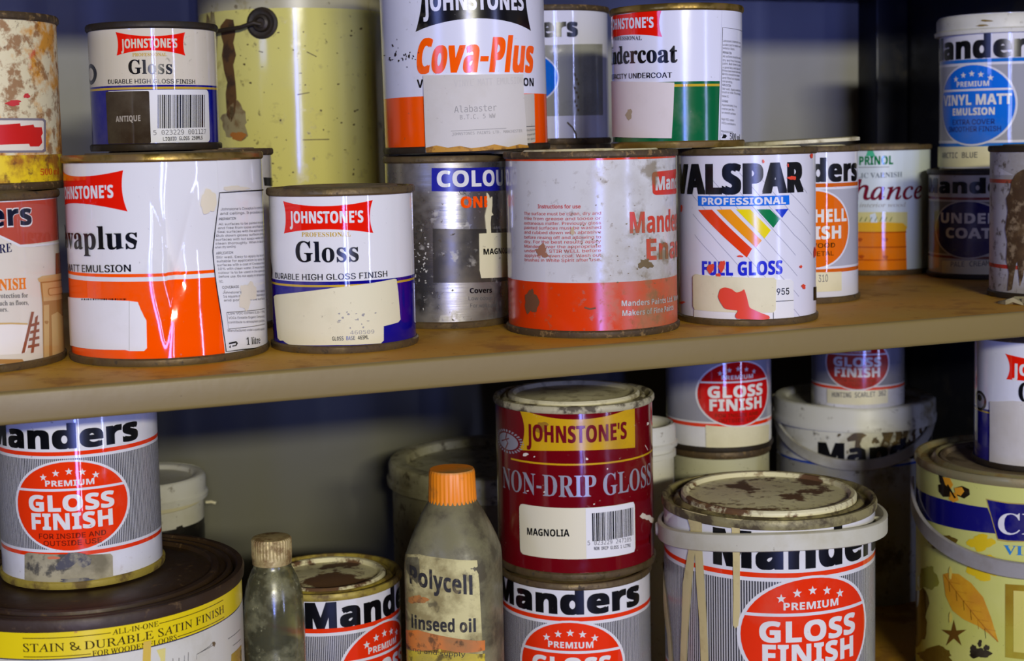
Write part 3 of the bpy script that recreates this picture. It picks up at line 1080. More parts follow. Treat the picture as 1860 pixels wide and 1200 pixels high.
for x, y, a, b in ((1292, 487, 6, 9), (1312, 483, 6, 10), (1306, 500, 5, 4), (1318, 511, 4, 5), (1437, 323, 7, 4), (1241, 549, 6, 2), (1458, 520, 3, 5), (1478, 458, 2, 9), (1472, 283, 2, 5), (1345, 465, 5, 2), (1453, 484, 2, 3), (1386, 293, 2, 3), (1430, 300, 1.5, 3), (1240, 378, 2, 6)):
    t.smear(x, y, a, b, splash, int(x), 8, n=14)
t.poly([(1477, 521), (1484, 520), (1484, 544), (1477, 545.5)], black, 3)
t.done()

# ------------------------------------------------------------------ the range of tins with an oval badge
def pinstripe(dirt, line=(40, 40, 44), gap=(186, 184, 178), n=250.0):
    key = ('pin', repr(dirt), line, gap, n)
    if key in MATS:
        return MATS[key]
    m = ink(gap, dirt, .26, 'pinstriped_print').copy()
    nt = m.node_tree
    b = nt.nodes['Principled BSDF']
    tc = nt.nodes.new('ShaderNodeTexCoord')
    sp = nt.nodes.new('ShaderNodeSeparateXYZ')
    nt.links.new(tc.outputs['Object'], sp.inputs[0])
    at = nt.nodes.new('ShaderNodeMath')
    at.operation = 'ARCTAN2'
    nt.links.new(sp.outputs['X'], at.inputs[0])
    nt.links.new(sp.outputs['Y'], at.inputs[1])
    mu = nt.nodes.new('ShaderNodeMath')
    mu.operation = 'MULTIPLY'
    mu.inputs[1].default_value = n / (2 * PI)
    nt.links.new(at.outputs[0], mu.inputs[0])
    fr = nt.nodes.new('ShaderNodeMath')
    fr.operation = 'FRACT'
    nt.links.new(mu.outputs[0], fr.inputs[0])
    gt = nt.nodes.new('ShaderNodeMath')
    gt.operation = 'GREATER_THAN'
    gt.inputs[1].default_value = .54
    nt.links.new(fr.outputs[0], gt.inputs[0])
    mx = nt.nodes.new('ShaderNodeMix')
    mx.data_type = 'RGBA'
    src = [l for l in nt.links if l.to_socket == b.inputs['Base Color']]
    if src:
        nt.links.new(src[0].from_socket, mx.inputs[6])
    else:
        mx.inputs[6].default_value = lin(gap) + (1,)
    mx.inputs[7].default_value = lin(line) + (1,)
    nt.links.new(gt.outputs[0], mx.inputs[0])
    nt.links.new(mx.outputs[2], b.inputs['Base Color'])
    MATS[key] = m
    return m


def badge_tin(t, th, zc, a, dirt=CLEAN, crest=True, oval=(236, 52, 12), line=(234, 54, 14), top='Manders', tb=1.29, lo=1.16, bl=-1.10, cap=.5, tw=66, toff=-5, rows=None, band=True, ha=41, note=(120, 30, 14), lw=.09, grey=None, wcol=(222, 220, 214)):
    """th, zc, a: middle angle, middle height and half height of the oval; everything else is placed in units of a."""
    w = ink(wcol, dirt)
    ln = ink(line, dirt)
    ov = ink(oval, dirt)
    tx = ink((226, 222, 210), dirt)
    stripes = pinstripe(dirt) if grey is None else ink(grey, dirt)
    L = [(9, w), (zc + a * (lo + lw / 2), ln), (zc + a * (lo - lw / 2), w), (zc + a * (lo - .11), stripes), (zc + a * (bl + .11), w), (zc + a * (bl + lw / 2), ln), (zc + a * (bl - lw / 2), w)]
    t.shell(L)
    H = rad(ha)
    t.ell_uv(th, zc, H * 1.055, a * 1.045, w, 1)
    t.ell_uv(th, zc, H, a, ov, 2)
    if crest:
        t.poly_uv([(th - H * .95, zc + a * .345), (th + H * .95, zc + a * .345), (th + H * .92, zc + a * .40), (th - H * .92, zc + a * .40)], w, 3)
    if crest:
        t.stars([(th + H * x, zc + a * y) for x, y in ((-.44, .66), (-.22, .75), (0, .78), (.22, .75), (.44, .66))], a * .085, tx, 3)

    def row(s, y, c, hw, m, b=.03, bx=None, font='sans', x=0.0):
        t.text_uv(s, th + H * (x - hw), zc + a * y, th + H * (x + hw), zc + a * y, a * c, m, font, b, bx, lay=3)
    if crest:
        row('PREMIUM', .46, .13, .41, tx, .022)
    nt_ = ink(note, dirt)
    for r in rows or (('GLOSS', -.10, .36, .74, 1), ('FINISH', -.51, .36, .70, 1), ('FOR INSIDE AND', -.72, .115, .57, 0), ('OUTSIDE USE', -.88, .115, .49, 0)):
        row(r[0], r[1], r[2], r[3], tx if r[4] else nt_, .05 if r[4] else .012, .038 if r[4] else .012)
    if top:
        t.text_uv(top, th + rad(toff - tw), zc + a * tb, th + rad(toff + tw), zc + a * tb, a * cap, BLACK, 'sans', .06, .08, lay=3)


# ------------------------------------------------------------------ tins standing on the tins of the middle shelf
t = tin('orange and white emulsion tin with a black banner and a peeling blank paper label', 0.3336, 0.1500, 0.1074, .0517, .132, tilt=rad(-.7))
CD = ((300, .66, .72, (70, 55, 35), .6, None), (18, .55, .8, (170, 160, 130), .4, None))
cw, co = ink((220, 220, 228), CD, .2), ink((255, 86, 0), CD, .14)
t.shell([(9, cw), (t.zy(172, 835), co)])
t.rims(RIM, RIMDARK)
cb = ink((16, 14, 14), CD, .2)
t.flag((764, -50), (955, -50), (964, 56), (755, 58), cb, .035, .19, 1, top=False)
t.text("JOHNSTONES", (769, 21), (951, 19), 33, cw, 'sans', .02, .05, lay=2)
t.text('Cova-Plus', (755, 133), (967, 131), 62, ink((255, 92, 0), CD, .14), 'sans', .036, .085, shear=.16, lay=2)
t.text('VINYL MATT EMULSION', (758, 159.5), (969, 156.5), 15, black, 'sans', .03, .02, lay=2)
t.poly([(948, 171), (970, 170), (972, 258), (955, 261), (949, 230)], ink((196, 190, 176), CD), 2, rad=.001)
for y, w in ((230, 1.2),):
    t.line([(952, y), (971, y - 1)], w, GREYINK, 3)
for k, w in enumerate(('emulsion', 'tempered', 'semi-gloss')):
    t.text(w, (953, 239 + k * 8), (971, 237 + k * 8), 4, GREYINK, lay=3)
on = t.label('paper_label', [(771, 137), (860, 136), (947, 135), (948, 171), (950, 200), (955, 268), (860, 275), (776, 277), (773, 200)], PAPERGREY, 0, .0018)
t.text('Alabaster', (826, 205), (900, 201), 12, FADED, 'mono', lay=1, on=on)
t.text('B.T.C. 5 WW', (836, 217), (898, 214), 8, FADED, 'mono', lay=1, on=on)
t.text('VINYL MATT EMULSION', (826, 158), (945, 152), 12, ink((196, 190, 180), (), .7), 'mono', lay=1, on=on)
t.line([(820, 238), (917, 233)], 1, FADED, 1, on)
t.text('JOHNSTONES PAINTS LTD. MANCHESTER', (822, 246), (945, 240), 5, FADED, 'mono', lay=1, on=on)
och = ink((190, 136, 40), ((200, .5, .62, (120, 78, 24), .8, None),), .7)
t.poly([(776, 268), (795, 264), (815, 268), (836, 265), (856, 269), (880, 266), (896, 262), (920, 267), (940, 262), (955, 264), (956, 268), (860, 275), (777, 277)], och, 2, on)
rnd = random.Random(12)
for k in range(26):
    t.smear(rnd.gauss(722, 16), rnd.gauss(98, 12), rnd.uniform(.5, 2.4), rnd.uniform(.6, 3), ink((38, 30, 26), (), .5), k, 3, n=12, rough=.7)
t.done()

# blue badge tin behind, and the tin that carries it
t = tin('plain white tin hidden in the back row, carrying the blue badge tin', 0.4505, 0.2808, 0.0, .043, .1102)
t.shell([(9, ink((206, 202, 190), DUSTY))])
t.rims(RIMBROWN, RIM)
t.done()
t = tin('white tin with a blue oval badge and grey panel, behind the orange emulsion tin', 0.4505, 0.2808, 0.1104, .043, .0994)
bw = ink((212, 212, 226), CLEAN)
t.shell([(9, bw)])
t.rims(RIMBROWN, RIMBROWN, LIDRUST)
t.text('Manders', (981.5, 67), (1049.5, 65.5), 33, black, 'sans', .06, .08, sub=(4, 7))
bg = ink((148, 148, 140), ((40, .5, .7, (110, 108, 96), .6, None),))
t.poly([(900, 82), (1000, 82), (1094, 80), (1095, 209), (1000, 211), (900, 211)], bg, 1)
th, zc = t.uv(1000, 141)
bl = ink((16, 104, 206), CLEAN)
e = t.uv(1013, 141)[0]
q = abs(t.uv(1000, 90)[1] - t.uv(1000, 141)[1])
t.ell_uv(e - rad(41), zc, rad(42.5), q * 1.05, bw, 2)
t.ell_uv(e - rad(41), zc, rad(41), q, bl, 3)
t.line([(1030, 222), (1040, 232), (1046, 243), (1046, 256), (1040, 256)], 3, ink((92, 80, 56), (), .7), 4)
for k in range(9):
    t.smear(1044 + (k % 3) * 3, 136 + k * 8, 1.6, 3, dots, k, 4, n=8)
t.done()

# undercoat tin
t = tin('white and green undercoat tin with a red flag logo and pinkish label', 0.4530, 0.0905, 0.1074, .0405, .0865)
green = ink((10, 96, 52), CLEAN, .14)
uw = ink((220, 220, 230), CLEAN, .16)
t.shell([(9, uw), (t.zy(148, 1230), green), (t.zy(153, 1230), gold), (t.zy(157.5, 1230), green)])
t.rims(RIMGOLD, RIMGOLD)
t.flag((1060, 27), (1204.5, 12.5), (1203, 67), (1060, 76), redj, .04, .14)
t.johnstone((1123, 53), (1187.5, 50), 19, uw, sub=(3, 11))
t.text('PROFESSIONAL', (1127, 73), (1166.5, 72.5), 7, GREYINK, 'serif', sub=(4, 12))
t.text('Undercoat', (1121.5, 116), (1231, 113), 32, black, 'serif', .006, .012, sub=(2, 9))
t.text('HIGH OPACITY UNDERCOAT', (1143, 142.6), (1221, 141), 9.5, black, 'sans', .0, .014, sub=(13, 22))
t.poly([(1311, 16), (1362, 16), (1362, 270), (1304, 270), (1304, 262), (1307, 148)], uw, 2)
t.line([(1360, 61), (1348, 58), (1312, 50), (1307, 254), (1342, 257), (1360, 258)], 1.2, GREYINK, 3)
ufine = (("Johnstone's Undercoat for use", 76), ('undercoat for interior and', 83), ('exterior Gloss.', 89), ('PREPARATION', 97), ('All surfaces should be clean', 104), ('dry and free from loose', 111), ('paint. Rub down to give', 117), ('a good key and dust off.', 124), ('Prime bare wood and metal', 130), ('Knots should be sealed', 136), ('and filled as required', 143), ('use knotting.', 149), ('APPLICATION', 156), ('Stir well. Apply evenly by', 163), ('brush or roller. Do not apply', 169), ('below 5C.', 176), ('COVERAGE', 185), ('Approximately 16 sq', 192), ('metres per litre', 199), ('on smooth surfaces', 206), ('High VOC content', 218), ('VOCs contribute to', 225), ('Manufactured in', 240), ('U.K.', 246))
for w, y in ufine:
    x0 = 1313 - (y - 70) * .02
    x1 = min(1344, x0 + len(w) * 1.4)
    t.text(w, (x0, y), (x1, y + (x1 - x0) * .12), 4, GREYINK if not w.isupper() else black, lay=3)
t.poly([(1310, 251), (1314, 244), (1317, 244), (1320, 247), (1317, 251)], black, 3)
t.text('500 ml', (1325, 253), (1342, 255), 11, black, 'serif', sub=(0, 5))
on = t.label('paper_label', [(1100, 147.5), (1160, 148.5), (1225, 150), (1223, 200), (1220, 251), (1160, 250), (1100, 248)], mat('pinkish_paper_label', (214, 202, 194), .65, 0, ((20, .5, .8, (180, 166, 146), .5, None),), (60, .3, .0006)))
t.smear(1144, 208, 6, 9, ink((168, 150, 118), (), .7), 5, 1, on)
t.done()

# orange badge tin behind the rainbow tin
t = tin('white tin with an orange oval badge, half hidden behind the rainbow logo tin', 0.5775, 0.1439, 0.0, .0403, .1059)
th, zc = t.uv(1464, 417)
a = abs(t.uv(1452, 347)[1] - t.uv(1452, 417)[1])
badge_tin(t, rad(13), zc, a, CLEAN, False, (226, 106, 14), (206, 96, 22), top=None, lo=1.14, bl=-1.09, grey=(172, 172, 178), note=(96, 50, 12), lw=.10, wcol=(218, 218, 222),
          rows=(('EGGSHELL', .19, .33, .93, 1), ('FINISH', -.25, .33, .74, 1), ('FOR WOOD', -.48, .12, .56, 0), ('AND METAL', -.69, .12, .52, 0)))
t.text('Manders', (1504, 328.7), (1555.5, 326.6), 40, black, 'sans', .06, .08, sub=(4, 7))
t.rims(RIM, RIM, LIDCREAM)
on = t.label('shade_label', [(1440, 494), (1527.6, 493), (1527.6, 527.5), (1440, 530)], PAPER)
t.text('310', (1486, 512), (1503, 511), 13, GREYINK, 'sans', lay=1, on=on)
bm = lathe_bm(bmesh.new(), [(0, t.h + .0004), (t.r - .003, t.h + .0004), (t.r + .0012, t.h + .0008), (t.r + .0012, t.h + .003), (t.r - .001, t.h + .0036), (0, t.h + .003)])
bmesh.ops.rotate(bm, verts=bm.verts, cent=(-.03, 0, t.h), matrix=Matrix.Rotation(rad(-2.0), 3, 'Y'))
t.piece('paint_skin', bm, LIDCREAM)
t.done()

# varnish tin
t = tin('pale varnish tin with a green name and a pine chest picture', 0.7431, 0.2844, 0.0, .0442, .1038)
vcol = mat('pale_varnish_label', (196, 206, 204), .4, 0, ((16, .5, .8, (168, 160, 110), .4, None),), (26, .2, .001))
vyel = ink((206, 198, 132))
t.shell([(9, vcol)])
t.rims(RIM, RIM)
grn = ink((8, 118, 62))
t.text('CUPRINOL', (1561, 299.5), (1622, 298), 15.5, grn, 'sans', .03, sub=(2, 8))
t.poly([(1573, 283), (1577, 272), (1582, 269), (1586, 274), (1590, 284)], ink((70, 176, 130)), 2)
t.line([(1550, 304), (1615, 303)], 1, GREYINK, 2)
t.text('ACRYLIC VARNISH', (1581, 323), (1638.5, 321), 9, ink((120, 130, 132)), 'serif', sub=(8, 15))
t.text('Enhance', (1551, 362), (1674, 360), 34, ink((112, 22, 40)), 'ital', .008, sub=(2, 7))
t.text('for interior wood', (1562, 376), (1645, 375), 8, FADED, 'ital', sub=(4, 17))
t.poly([(1540, 385), (1600, 385), (1648, 385), (1648, 415), (1540, 415)], vyel, 1)
pine, pine2 = ink((224, 118, 16)), ink((176, 72, 12))
t.poly([(1540, 404), (1600, 403), (1640, 405), (1647, 412), (1645, 421), (1540, 421)], ink((222, 168, 40)), 2)
t.poly([(1540, 421), (1645, 421), (1647, 494), (1540, 495)], pine, 2)
for y in (421, 448, 471):
    t.line([(1540, y), (1646, y)], 2.2, pine2, 3)
for x, y in ((1608, 435), (1608, 467), (1562, 435), (1565, 466)):
    t.smear(x, y, 4, 4, pine2, 3, 4)
t.poly([(1580, 390), (1590, 386), (1594, 404), (1582, 404)], ink((206, 216, 220)), 3)
for k in range(7):
    t.line([(1562 + k * 9, 402), (1566 + k * 9, 394)], 1.2, ink((96, 110, 50)), 4)
t.done()

# blue oval tub and dark undercoat tin below
t = tin('dim grey tin with a navy oval badge, under the blue badge plastic tub', 0.7865, 0.2055, 0.0, .0402, .0843)
th, zc = t.uv(1757, 417)
a = abs(t.uv(1757, 366)[1] - zc)
badge_tin(t, th, zc, a, DUSTY, False, (34, 30, 88), (120, 50, 52), lo=1.10, bl=-1.0, tb=1.30, cap=.52, toff=2, grey=(112, 110, 106), wcol=(186, 182, 170), rows=(('UNDER', .23, .36, .80, 1), ('COAT', -.30, .36, .62, 1)))
t.rims(RIMDARK, RIMDARK)
on = t.label('shade_label', [(1712, 473), (1760, 473), (1840, 471), (1840, 500), (1760, 503), (1712, 503)], PAPER)
t.text('PALE CREAM', (1728, 484), (1797, 482), 9, GREYINK, 'mono', lay=1, on=on)
t.done()

t = tin('white plastic tub with a blue oval badge and white lid, on the dim grey tin', 0.8120, 0.2160, 0.0845, .0460, .1190, name='paint_tub', cat='paint tub')
th, zc = t.uv(1765, 190)
a = abs(t.uv(1765, 118)[1] - zc)
badge_tin(t, th, zc, a, CLEAN, True, (20, 110, 214), (24, 108, 190), lo=1.10, bl=-1.02, tb=1.18, cap=.56, toff=1, grey=(158, 158, 162), note=(14, 40, 110), wcol=(216, 214, 216),
          rows=(('VINYL MATT', 0.0, .26, .92, 1), ('EMULSION', -.26, .18, .54, 1), ('EXTRA COVER', -.5, .13, .54, 0), ('SMOOTHER FINISH', -.68, .13, .68, 0)))
b = lathe_bm(bmesh.new(), [(0, .0012), (t.r - .002, 0), (t.r, .001)])
t.piece('base', b, PLASTIC)
t.tub_lid(PLASTIC, .011, .0022, .004)
on = t.label('shade_label', [(1680, 267), (1760, 266), (1880, 264), (1880, 300), (1760, 303), (1690, 303)], PAPER)
t.text('ARCTIC BLUE', (1713, 287), (1776, 286), 10, GREYINK, 'mono', .01, lay=1, on=on)
for x, y in ((1793, 38), (1786, 46.5)):
    t.smear(x, y, 10, 1.8, ink((120, 96, 30), (), .6), x, 22)
t.done()

# tin with brown drips by the frame edge
t = tin('grimy white tin with thin red bands and a thick brown paint drip', 0.7282, 0.0675, 0.0, .0380, .1034)
gw = ink((172, 170, 172), FILTHY, .5)
gr = ink((176, 34, 26), FILTHY, .5)
t.shell([(9, gw), (t.zy(326, 1860), gr), (t.zy(333, 1860), gw), (t.zy(483, 1860), gr), (t.zy(490, 1860), gw)])
t.rims(RIMDARK, RIMDARK)
drip = mat('dried_brown_paint', (66, 46, 20), .5, 0, ((160, .5, .62, (150, 130, 96), .7, None), (60, .5, .65, (96, 72, 36), .7, None)))
on = t.label('paint_drip', [(1846, 316), (1858, 308), (1872, 306), (1872, 470), (1862, 474), (1859, 500), (1853, 520), (1849, 474), (1846, 478), (1842, 500), (1838, 526), (1831, 528), (1834, 495), (1829, 472), (1831, 440), (1827, 415), (1832, 385), (1829, 360), (1836, 348), (1838, 330)], drip, .0008, .0006)
t.poly([(1806, 296), (1842, 318), (1806, 318)], ink((206, 206, 212), FILTHY), 2)
t.done()
flake_m = mat('peeled_paint_flake', (158, 148, 108), .6, 0, ((60, .5, .65, (70, 58, 34), .9, None),))
for k, (X, Y, s, a) in enumerate(((.6795, .0225, .011, .3), (.690, .0185, .008, 1.2), (.6715, .034, .010, 2.2))):
    rnd = random.Random(k)
    bm = bmesh.new()
    top = [bm.verts.new((s * rnd.uniform(.6, 1.1) * math.cos(q * PI / 4), s * rnd.uniform(.4, .9) * math.sin(q * PI / 4), .0022 + rnd.uniform(-.001, .0016) + .0022 * (q % 3 == k))) for q in range(8)]
    low = [bm.verts.new((v.co.x, v.co.y, max(0.0, v.co.z - .003))) for v in top]
    c1, c2 = bm.verts.new((0, 0, .0052)), bm.verts.new((0, 0, 0))
    for q in range(8):
        n = (q + 1) % 8
        bm.faces.new((top[q], top[n], c1))
        bm.faces.new((low[n], low[q], c2))
        bm.faces.new((low[q], low[n], top[n], top[q]))
    o = link('paint_flake', mesh_from(bm, 'paint_flake', [flake_m], False))
    o.location, o.rotation_euler = (X, Y, 0.0001), (0, 0, a)
    tag(o, ('curled flake of dried paint nearest the shelf edge, below the brown dripped tin', 'small flake of dried paint lying closest to the frame edge, below the brown dripped tin', 'flake of dried paint tucked against the foot of the brown dripped tin')[k], 'paint flake', 'paint flakes by the dripped tin')
# ------------------------------------------------------------------ the lower shelf
Z0 = LOWZ
# big tin with yellow band
t = tin('large tin with a dark brown lid and a yellow satin finish band', 0.0843, 0.0904, Z0, .082, .1725)
yb = ink((232, 206, 20), CLEAN, .25)
cwb = ink((214, 210, 190), ((30, .52, .75, (170, 160, 120), .5, None),), .3)
zt = t.uv(300, 1113)[1]
z_top, z_bot = t.uv(148, 1141)[1], t.uv(148, 1193)[1]
t.shell([(9, cwb), (z_top + .0006, navy), (z_top, yb), (z_bot, navy), (z_bot - .0006, cwb)])
b = lathe_bm(bmesh.new(), [(0, .0018), (.079, .0018), (.080, 0), (.0835, 0), (.0835, .004), (.0815, .005)])
t.piece('bottom_rim', b, RIM)
h = t.h
t.piece('top_rim', lathe_bm(bmesh.new(), [(.0815, h - .0065), (.0832, h - .006), (.0836, h - .0015), (.0828, h), (.0800, h), (.0786, h - .002), (.0780, h - .005)]), LIDBROWN)
t.piece('lid', lathe_bm(bmesh.new(), [(.0779, h - .005), (.0765, h - .0008), (.0745, h - .0006), (.0735, h - .003), (.0705, h - .003), (.0695, h - .0002), (.0665, h), (.0655, h - .0022), (.060, h - .0022), (.058, h - .0014), (.03, h - .0012), (0, h - .001)]), LIDBROWN)
dkp = ink((52, 40, 22), ())
zq = lambda x, y: t.uv(x, y)[1]
zm = zq(213, 1170)
def flatline(x0, x1, w, cap, z, font, **k):
    a0, a1 = t.uv(x0, 1150)[0], t.uv(x1, 1120)[0]
    t.text_uv(w, a0, z, a1, z, cap * t.mpp, dkp, font, lay=2, **k)
flatline(41, 407, 'STAIN & DURABLE SATIN FINISH', 14, zm - .0004, 'light', bx=.004)
flatline(204, 287, 'ALL-IN-ONE', 9.5, zq(240, 1146.5), 'light', bx=.01)
flatline(166, 319, 'FOR WOODEN FLOORS', 9.5, zq(240, 1180.5), 'light', bx=.01)
for x0, x1, z in ((41, 200, zq(240, 1143)), (290, 406, zq(240, 1143)), (41, 162, zq(240, 1176.5)), (322, 407, zq(240, 1176.5))):
    t.ring_uv(t.uv(x0, 1150)[0], t.uv(x1, 1120)[0], z, z + .00035, dkp, 2)
for x, y0, y1 in ((342, 1184, 1199), (335, 1190, 1199), (325, 1194, 1199), (314, 1195, 1199)):
    t.line([(x, y0), (x - 1, y1 + 30)], 1, GREYINK, 1)
t.line([(388, 1166), (386, 1172), (357, 1188), (357, 1197)], 1, GREYINK, 1)
t.line([(384, 1168), (382, 1172), (361, 1186)], 1, GREYINK, 1)
t.smear(388, 1169, 2.5, 5, drip, 3, 2)
t.line([(414, 1160), (436, 1142)], 1, GREYINK, 1)
t.line([(423, 1172), (437, 1160)], 1, GREYINK, 1)
t.poly([(420, 1188), (438, 1170), (440, 1240), (418, 1240)], ink((196, 160, 60), FILTHY), 1)
t.smear(138, 1141, 3, 10, ink((196, 150, 50), (), .6), 4, 3)
t.poly([(260, 1165), (274, 1162), (272, 1240), (257, 1240)], ink((214, 180, 70), (), .3), 4)
t.poly([(284, 1180), (300, 1176), (298, 1240), (290, 1240), (291, 1196)], ink((222, 208, 120), (), .3), 4)
t.done()

BD = ((18, .48, .75, (160, 150, 116), .45, None), (90, .60, .70, (150, 110, 50), .5, (.02, .0)), (260, .66, .72, (96, 76, 40), .7, None))
t = tin('red oval badge tin with a torn dirty label, on the large brown lidded tin', 0.0828, 0.1041, Z0 + .1725, .043, .0958)
th, zc = t.uv(128, 919)
a = abs(t.uv(128, 838)[1] - zc)
badge_tin(t, th, zc, a, BD, True, (236, 54, 12), tb=1.31, lo=1.18, bl=-1.08, tw=63.5, toff=-10.5, cap=.52)
t.rims(RIM, mat('paint_crusted_rim', (170, 150, 60), .5, .2, ((80, .46, .6, (96, 74, 30), .9, None),), (200, .5, .001)))
on = t.label('torn_label', [(46, 1006), (52, 1003), (120, 1006), (200, 1005), (204, 1009), (205, 1056), (200, 1060), (120, 1063), (50, 1060), (46, 1055)], PAPERDIRTY)
inkb = ink((74, 72, 74), ((120, .5, .6, (150, 142, 112), .8, None),), .7)
t.poly([(101, 1027), (114, 1012), (125, 1003), (140, 1002), (155, 1005), (166, 1014), (164, 1024), (152, 1030), (143, 1026), (140, 1020), (130, 1028), (122, 1032), (110, 1034), (103, 1033)], inkb, 2, on)
t.smear(150, 1053, 36, 5, inkb, 4, 2, on, rough=.6)
t.smear(98, 1012, 10, 3, ink((206, 110, 70), (), .7), 4, 2, on)
a9, z9 = t.uv(288.5, 812)
V, T, ch = words_mesh('500 ml', 'mono', .01, .01)
k = .0010 / .1
mx = max(v[0] for v in V)
kk = (t.uv(288.5, 756)[1] - z9) / mx
t.put([(a9 * t.r - (y - ch / 2) * kk * 1.9, z9 + x * kk, w) for x, y, w in V], T, GREYINK, 3)
t.done()

# white tub behind
t = tin('white plastic tub with a torn black wrapper, behind the large brown lidded tin', 0.1658, 0.4406, Z0, .0440, .1470, name='plastic_tub', cat='plastic tub')
plw = PLASTIC
t.shell([(9, plw), (t.zy(958, 330), ink((30, 28, 26), CLEAN, .4))])
t.poly([(320, 957), (331, 953), (334, 962), (345, 964), (352, 956), (358, 964), (366, 950), (372, 950), (372, 972), (320, 972)], ink((30, 28, 26), CLEAN, .4), 2)
t.tub_lid(PLASTIC, .0135, .0022, .004, .14, .005)
t.piece('base', lathe_bm(bmesh.new(), [(0, .0012), (t.r - .002, 0), (t.r, .001)]), PLASTIC)
zb = t.zy(925, 300)
t.piece('handle', strap_bm([(t.P(rad(q), zb + .0045 * (q / 90.0) ** 2, .0006), Vector((math.sin(rad(q)), -math.cos(rad(q)), 0))) for q in range(-90, 91, 6)], .0065, .0012), mat('cream_plastic_handle', (206, 198, 160), .45))
a9, z9 = t.uv(370, 911)
p = t.P(rad(84), z9, .002)
t.piece('handle_stub', tube_bm([p, p + Vector((.004, -.002, .0005)), p + Vector((.0075, -.003, -.0005))], .0012, 8), mat('cream_plastic_handle', (206, 198, 160), .45))
t.done()

# glass bottle with a rusty cap
bot_prof = [(0, .0165), (.004, .0185), (.118, .0185), (.128, .0182), (.135, .0175), (.141, .0162), (.146, .0145), (.150, .0125), (.1525, .0112), (.158, .0108), (.166, .0106)]
def prof_r(prof, z):
    for (z0, r0), (z1, r1) in zip(prof, prof[1:]):
        if z <= z1:
            f = max(0, (z - z0) / (z1 - z0))
            return r0 + (r1 - r0) * f
    return prof[-1][1]
GR = ((40, .50, .74, (150, 142, 92), .5, None), (30, .54, .70, (122, 92, 40), .6, (.135, .02)), (200, .62, .70, (150, 140, 100), .5, None))
glass = mat('dirty_bottle_glass', (214, 212, 160), .12, 0, GR, None, .92, 0, 1.48)
t = Can('glass_bottle', 'small dirty glass bottle with a rusty ribbed screw cap, beside the yellow banded tin', 'bottle', 0.1938, 0.1263, Z0, .0185, .166, R=lambda th, z: prof_r(bot_prof, z))
t.body.name = 'glass'
t.shell([(9, glass)], nth=64, dz=.003)
for o in t.done():
    sm = o.modifiers.new('wall', 'SOLIDIFY')
    sm.thickness = .0014
    sm.offset = -1
t.piece('base', lathe_bm(bmesh.new(), [(0, .003), (.012, .002), (.0155, 0), (.0166, .0005), (.0164, .003), (0, .004)], 48), glass)
t.piece('oil', lathe_bm(bmesh.new(), [(0, .0045), (.0158, .0045), (.0166, .008), (.0166, .104), (.016, .1045), (0, .1045)], 48), mat('dark_oil', (28, 22, 12), .15, 0, ((40, .5, .7, (70, 50, 24), .6, None),)))
capm = mat('rusty_screw_cap', (190, 170, 112), .5, .35, ((120, .48, .6, (110, 80, 34), .85, None), (30, .5, .7, (140, 120, 60), .5, None)), (260, .4, .0006))
bm = bmesh.new()
n = 80
cap = [(0, .1705), (.0095, .1705), (.0112, .1700), (.0117, .1690), (.0117, .1600), (.0119, .1575), (.0117, .1545), (.0108, .1540)]
rows = []
for q, (r, z) in enumerate(cap):
    if r == 0:
        rows.append([bm.verts.new((0, 0, z))])
    else:
        g = .00035 if q in (3, 4) else 0
        rows.append([bm.verts.new(((r + (g if k % 2 else -g)) * math.sin(2 * PI * k / n), -(r + (g if k % 2 else -g)) * math.cos(2 * PI * k / n), z)) for k in range(n)])
for x, y in zip(rows, rows[1:]):
    for k in range(n):
        k2 = (k + 1) % n
        bm.faces.new((x[0], y[k], y[k2]) if len(x) == 1 else (x[k], y[k], y[k2], x[k2]))
bmesh.ops.recalc_face_normals(bm, faces=bm.faces)
t.piece('cap', bm, capm)

# tin with rusty lid
t = tin('red badge tin with a rust mottled lid, between the glass and linseed oil bottles', 0.2516, 0.2155, Z0, .048, .1167)
th, zc = t.uv(688, 1222)
a = abs(t.uv(688, 1134)[1] - zc)
z_l = t.uv(570, 1140)[1]
badge_tin(t, rad(47), zc, a, CLEAN, True, (234, 50, 14), top=None, lo=1.06, bl=-1.05)
am = t.uv(555, 1142)[0]
t.text_uv('Manders', am, z_l, am + rad(130), z_l, 47 * t.mpp, BLACK, 'sans', .06, .08)
t.rims(mat('paint_crusted_rim', (170, 150, 60), .5, .2, ((80, .46, .6, (96, 74, 30), .9, None),), (200, .5, .001)), RIM, LIDRUST, .0046, plug=.80)
t.done()

# linseed oil bottle
OP = [(0, .0275), (.004, .0296), (.140, .0296), (.146, .0292), (.153, .0270), (.162, .0235), (.171, .0195), (.177, .0160), (.179, .0146), (.190, .0138)]
def oil_r(th, z):
    b = prof_r(OP, z)
    q = min(1.0, max(0.0, (.172 - z) / .03))
    a = th + math.radians(14)
    c, s = abs(math.cos(a)), abs(math.sin(a))
    p = 2 + 2.4 * q
    k = (c ** p + s ** p) ** (-1 / p)
    return b * (1 + (k - 1) * .62)
OG = ((40, .40, .60, (64, 56, 36), .85, None), (110, .52, .64, (46, 40, 28), .8, (.13, .02)), (26, .5, .7, (150, 142, 104), .5, None))
plast = mat('cloudy_oil_plastic', (150, 144, 102), .28, 0, OG, (60, .2, .0006), .35, 0, 1.45)
t = Can('oil_bottle', 'squarish cloudy plastic bottle with an orange ribbed cap and a grimy linseed oil label', 'bottle', 0.3116, 0.1316, Z0, .0296, .190, R=oil_r)
t.shell([(9, plast)], nth=96, dz=.004, closed=True)
lab = mat('grimy_bottle_label', (206, 196, 132), .65, 0, ((34, .44, .60, (120, 104, 54), .8, None), (90, .54, .64, (70, 60, 34), .75, None)), (60, .3, .0006))
on = t.label('paper_label', [(728, 1003), (760, 1006), (866, 1017), (870, 1060), (876, 1180), (877, 1330), (735, 1330)], lab, 0, .0005)
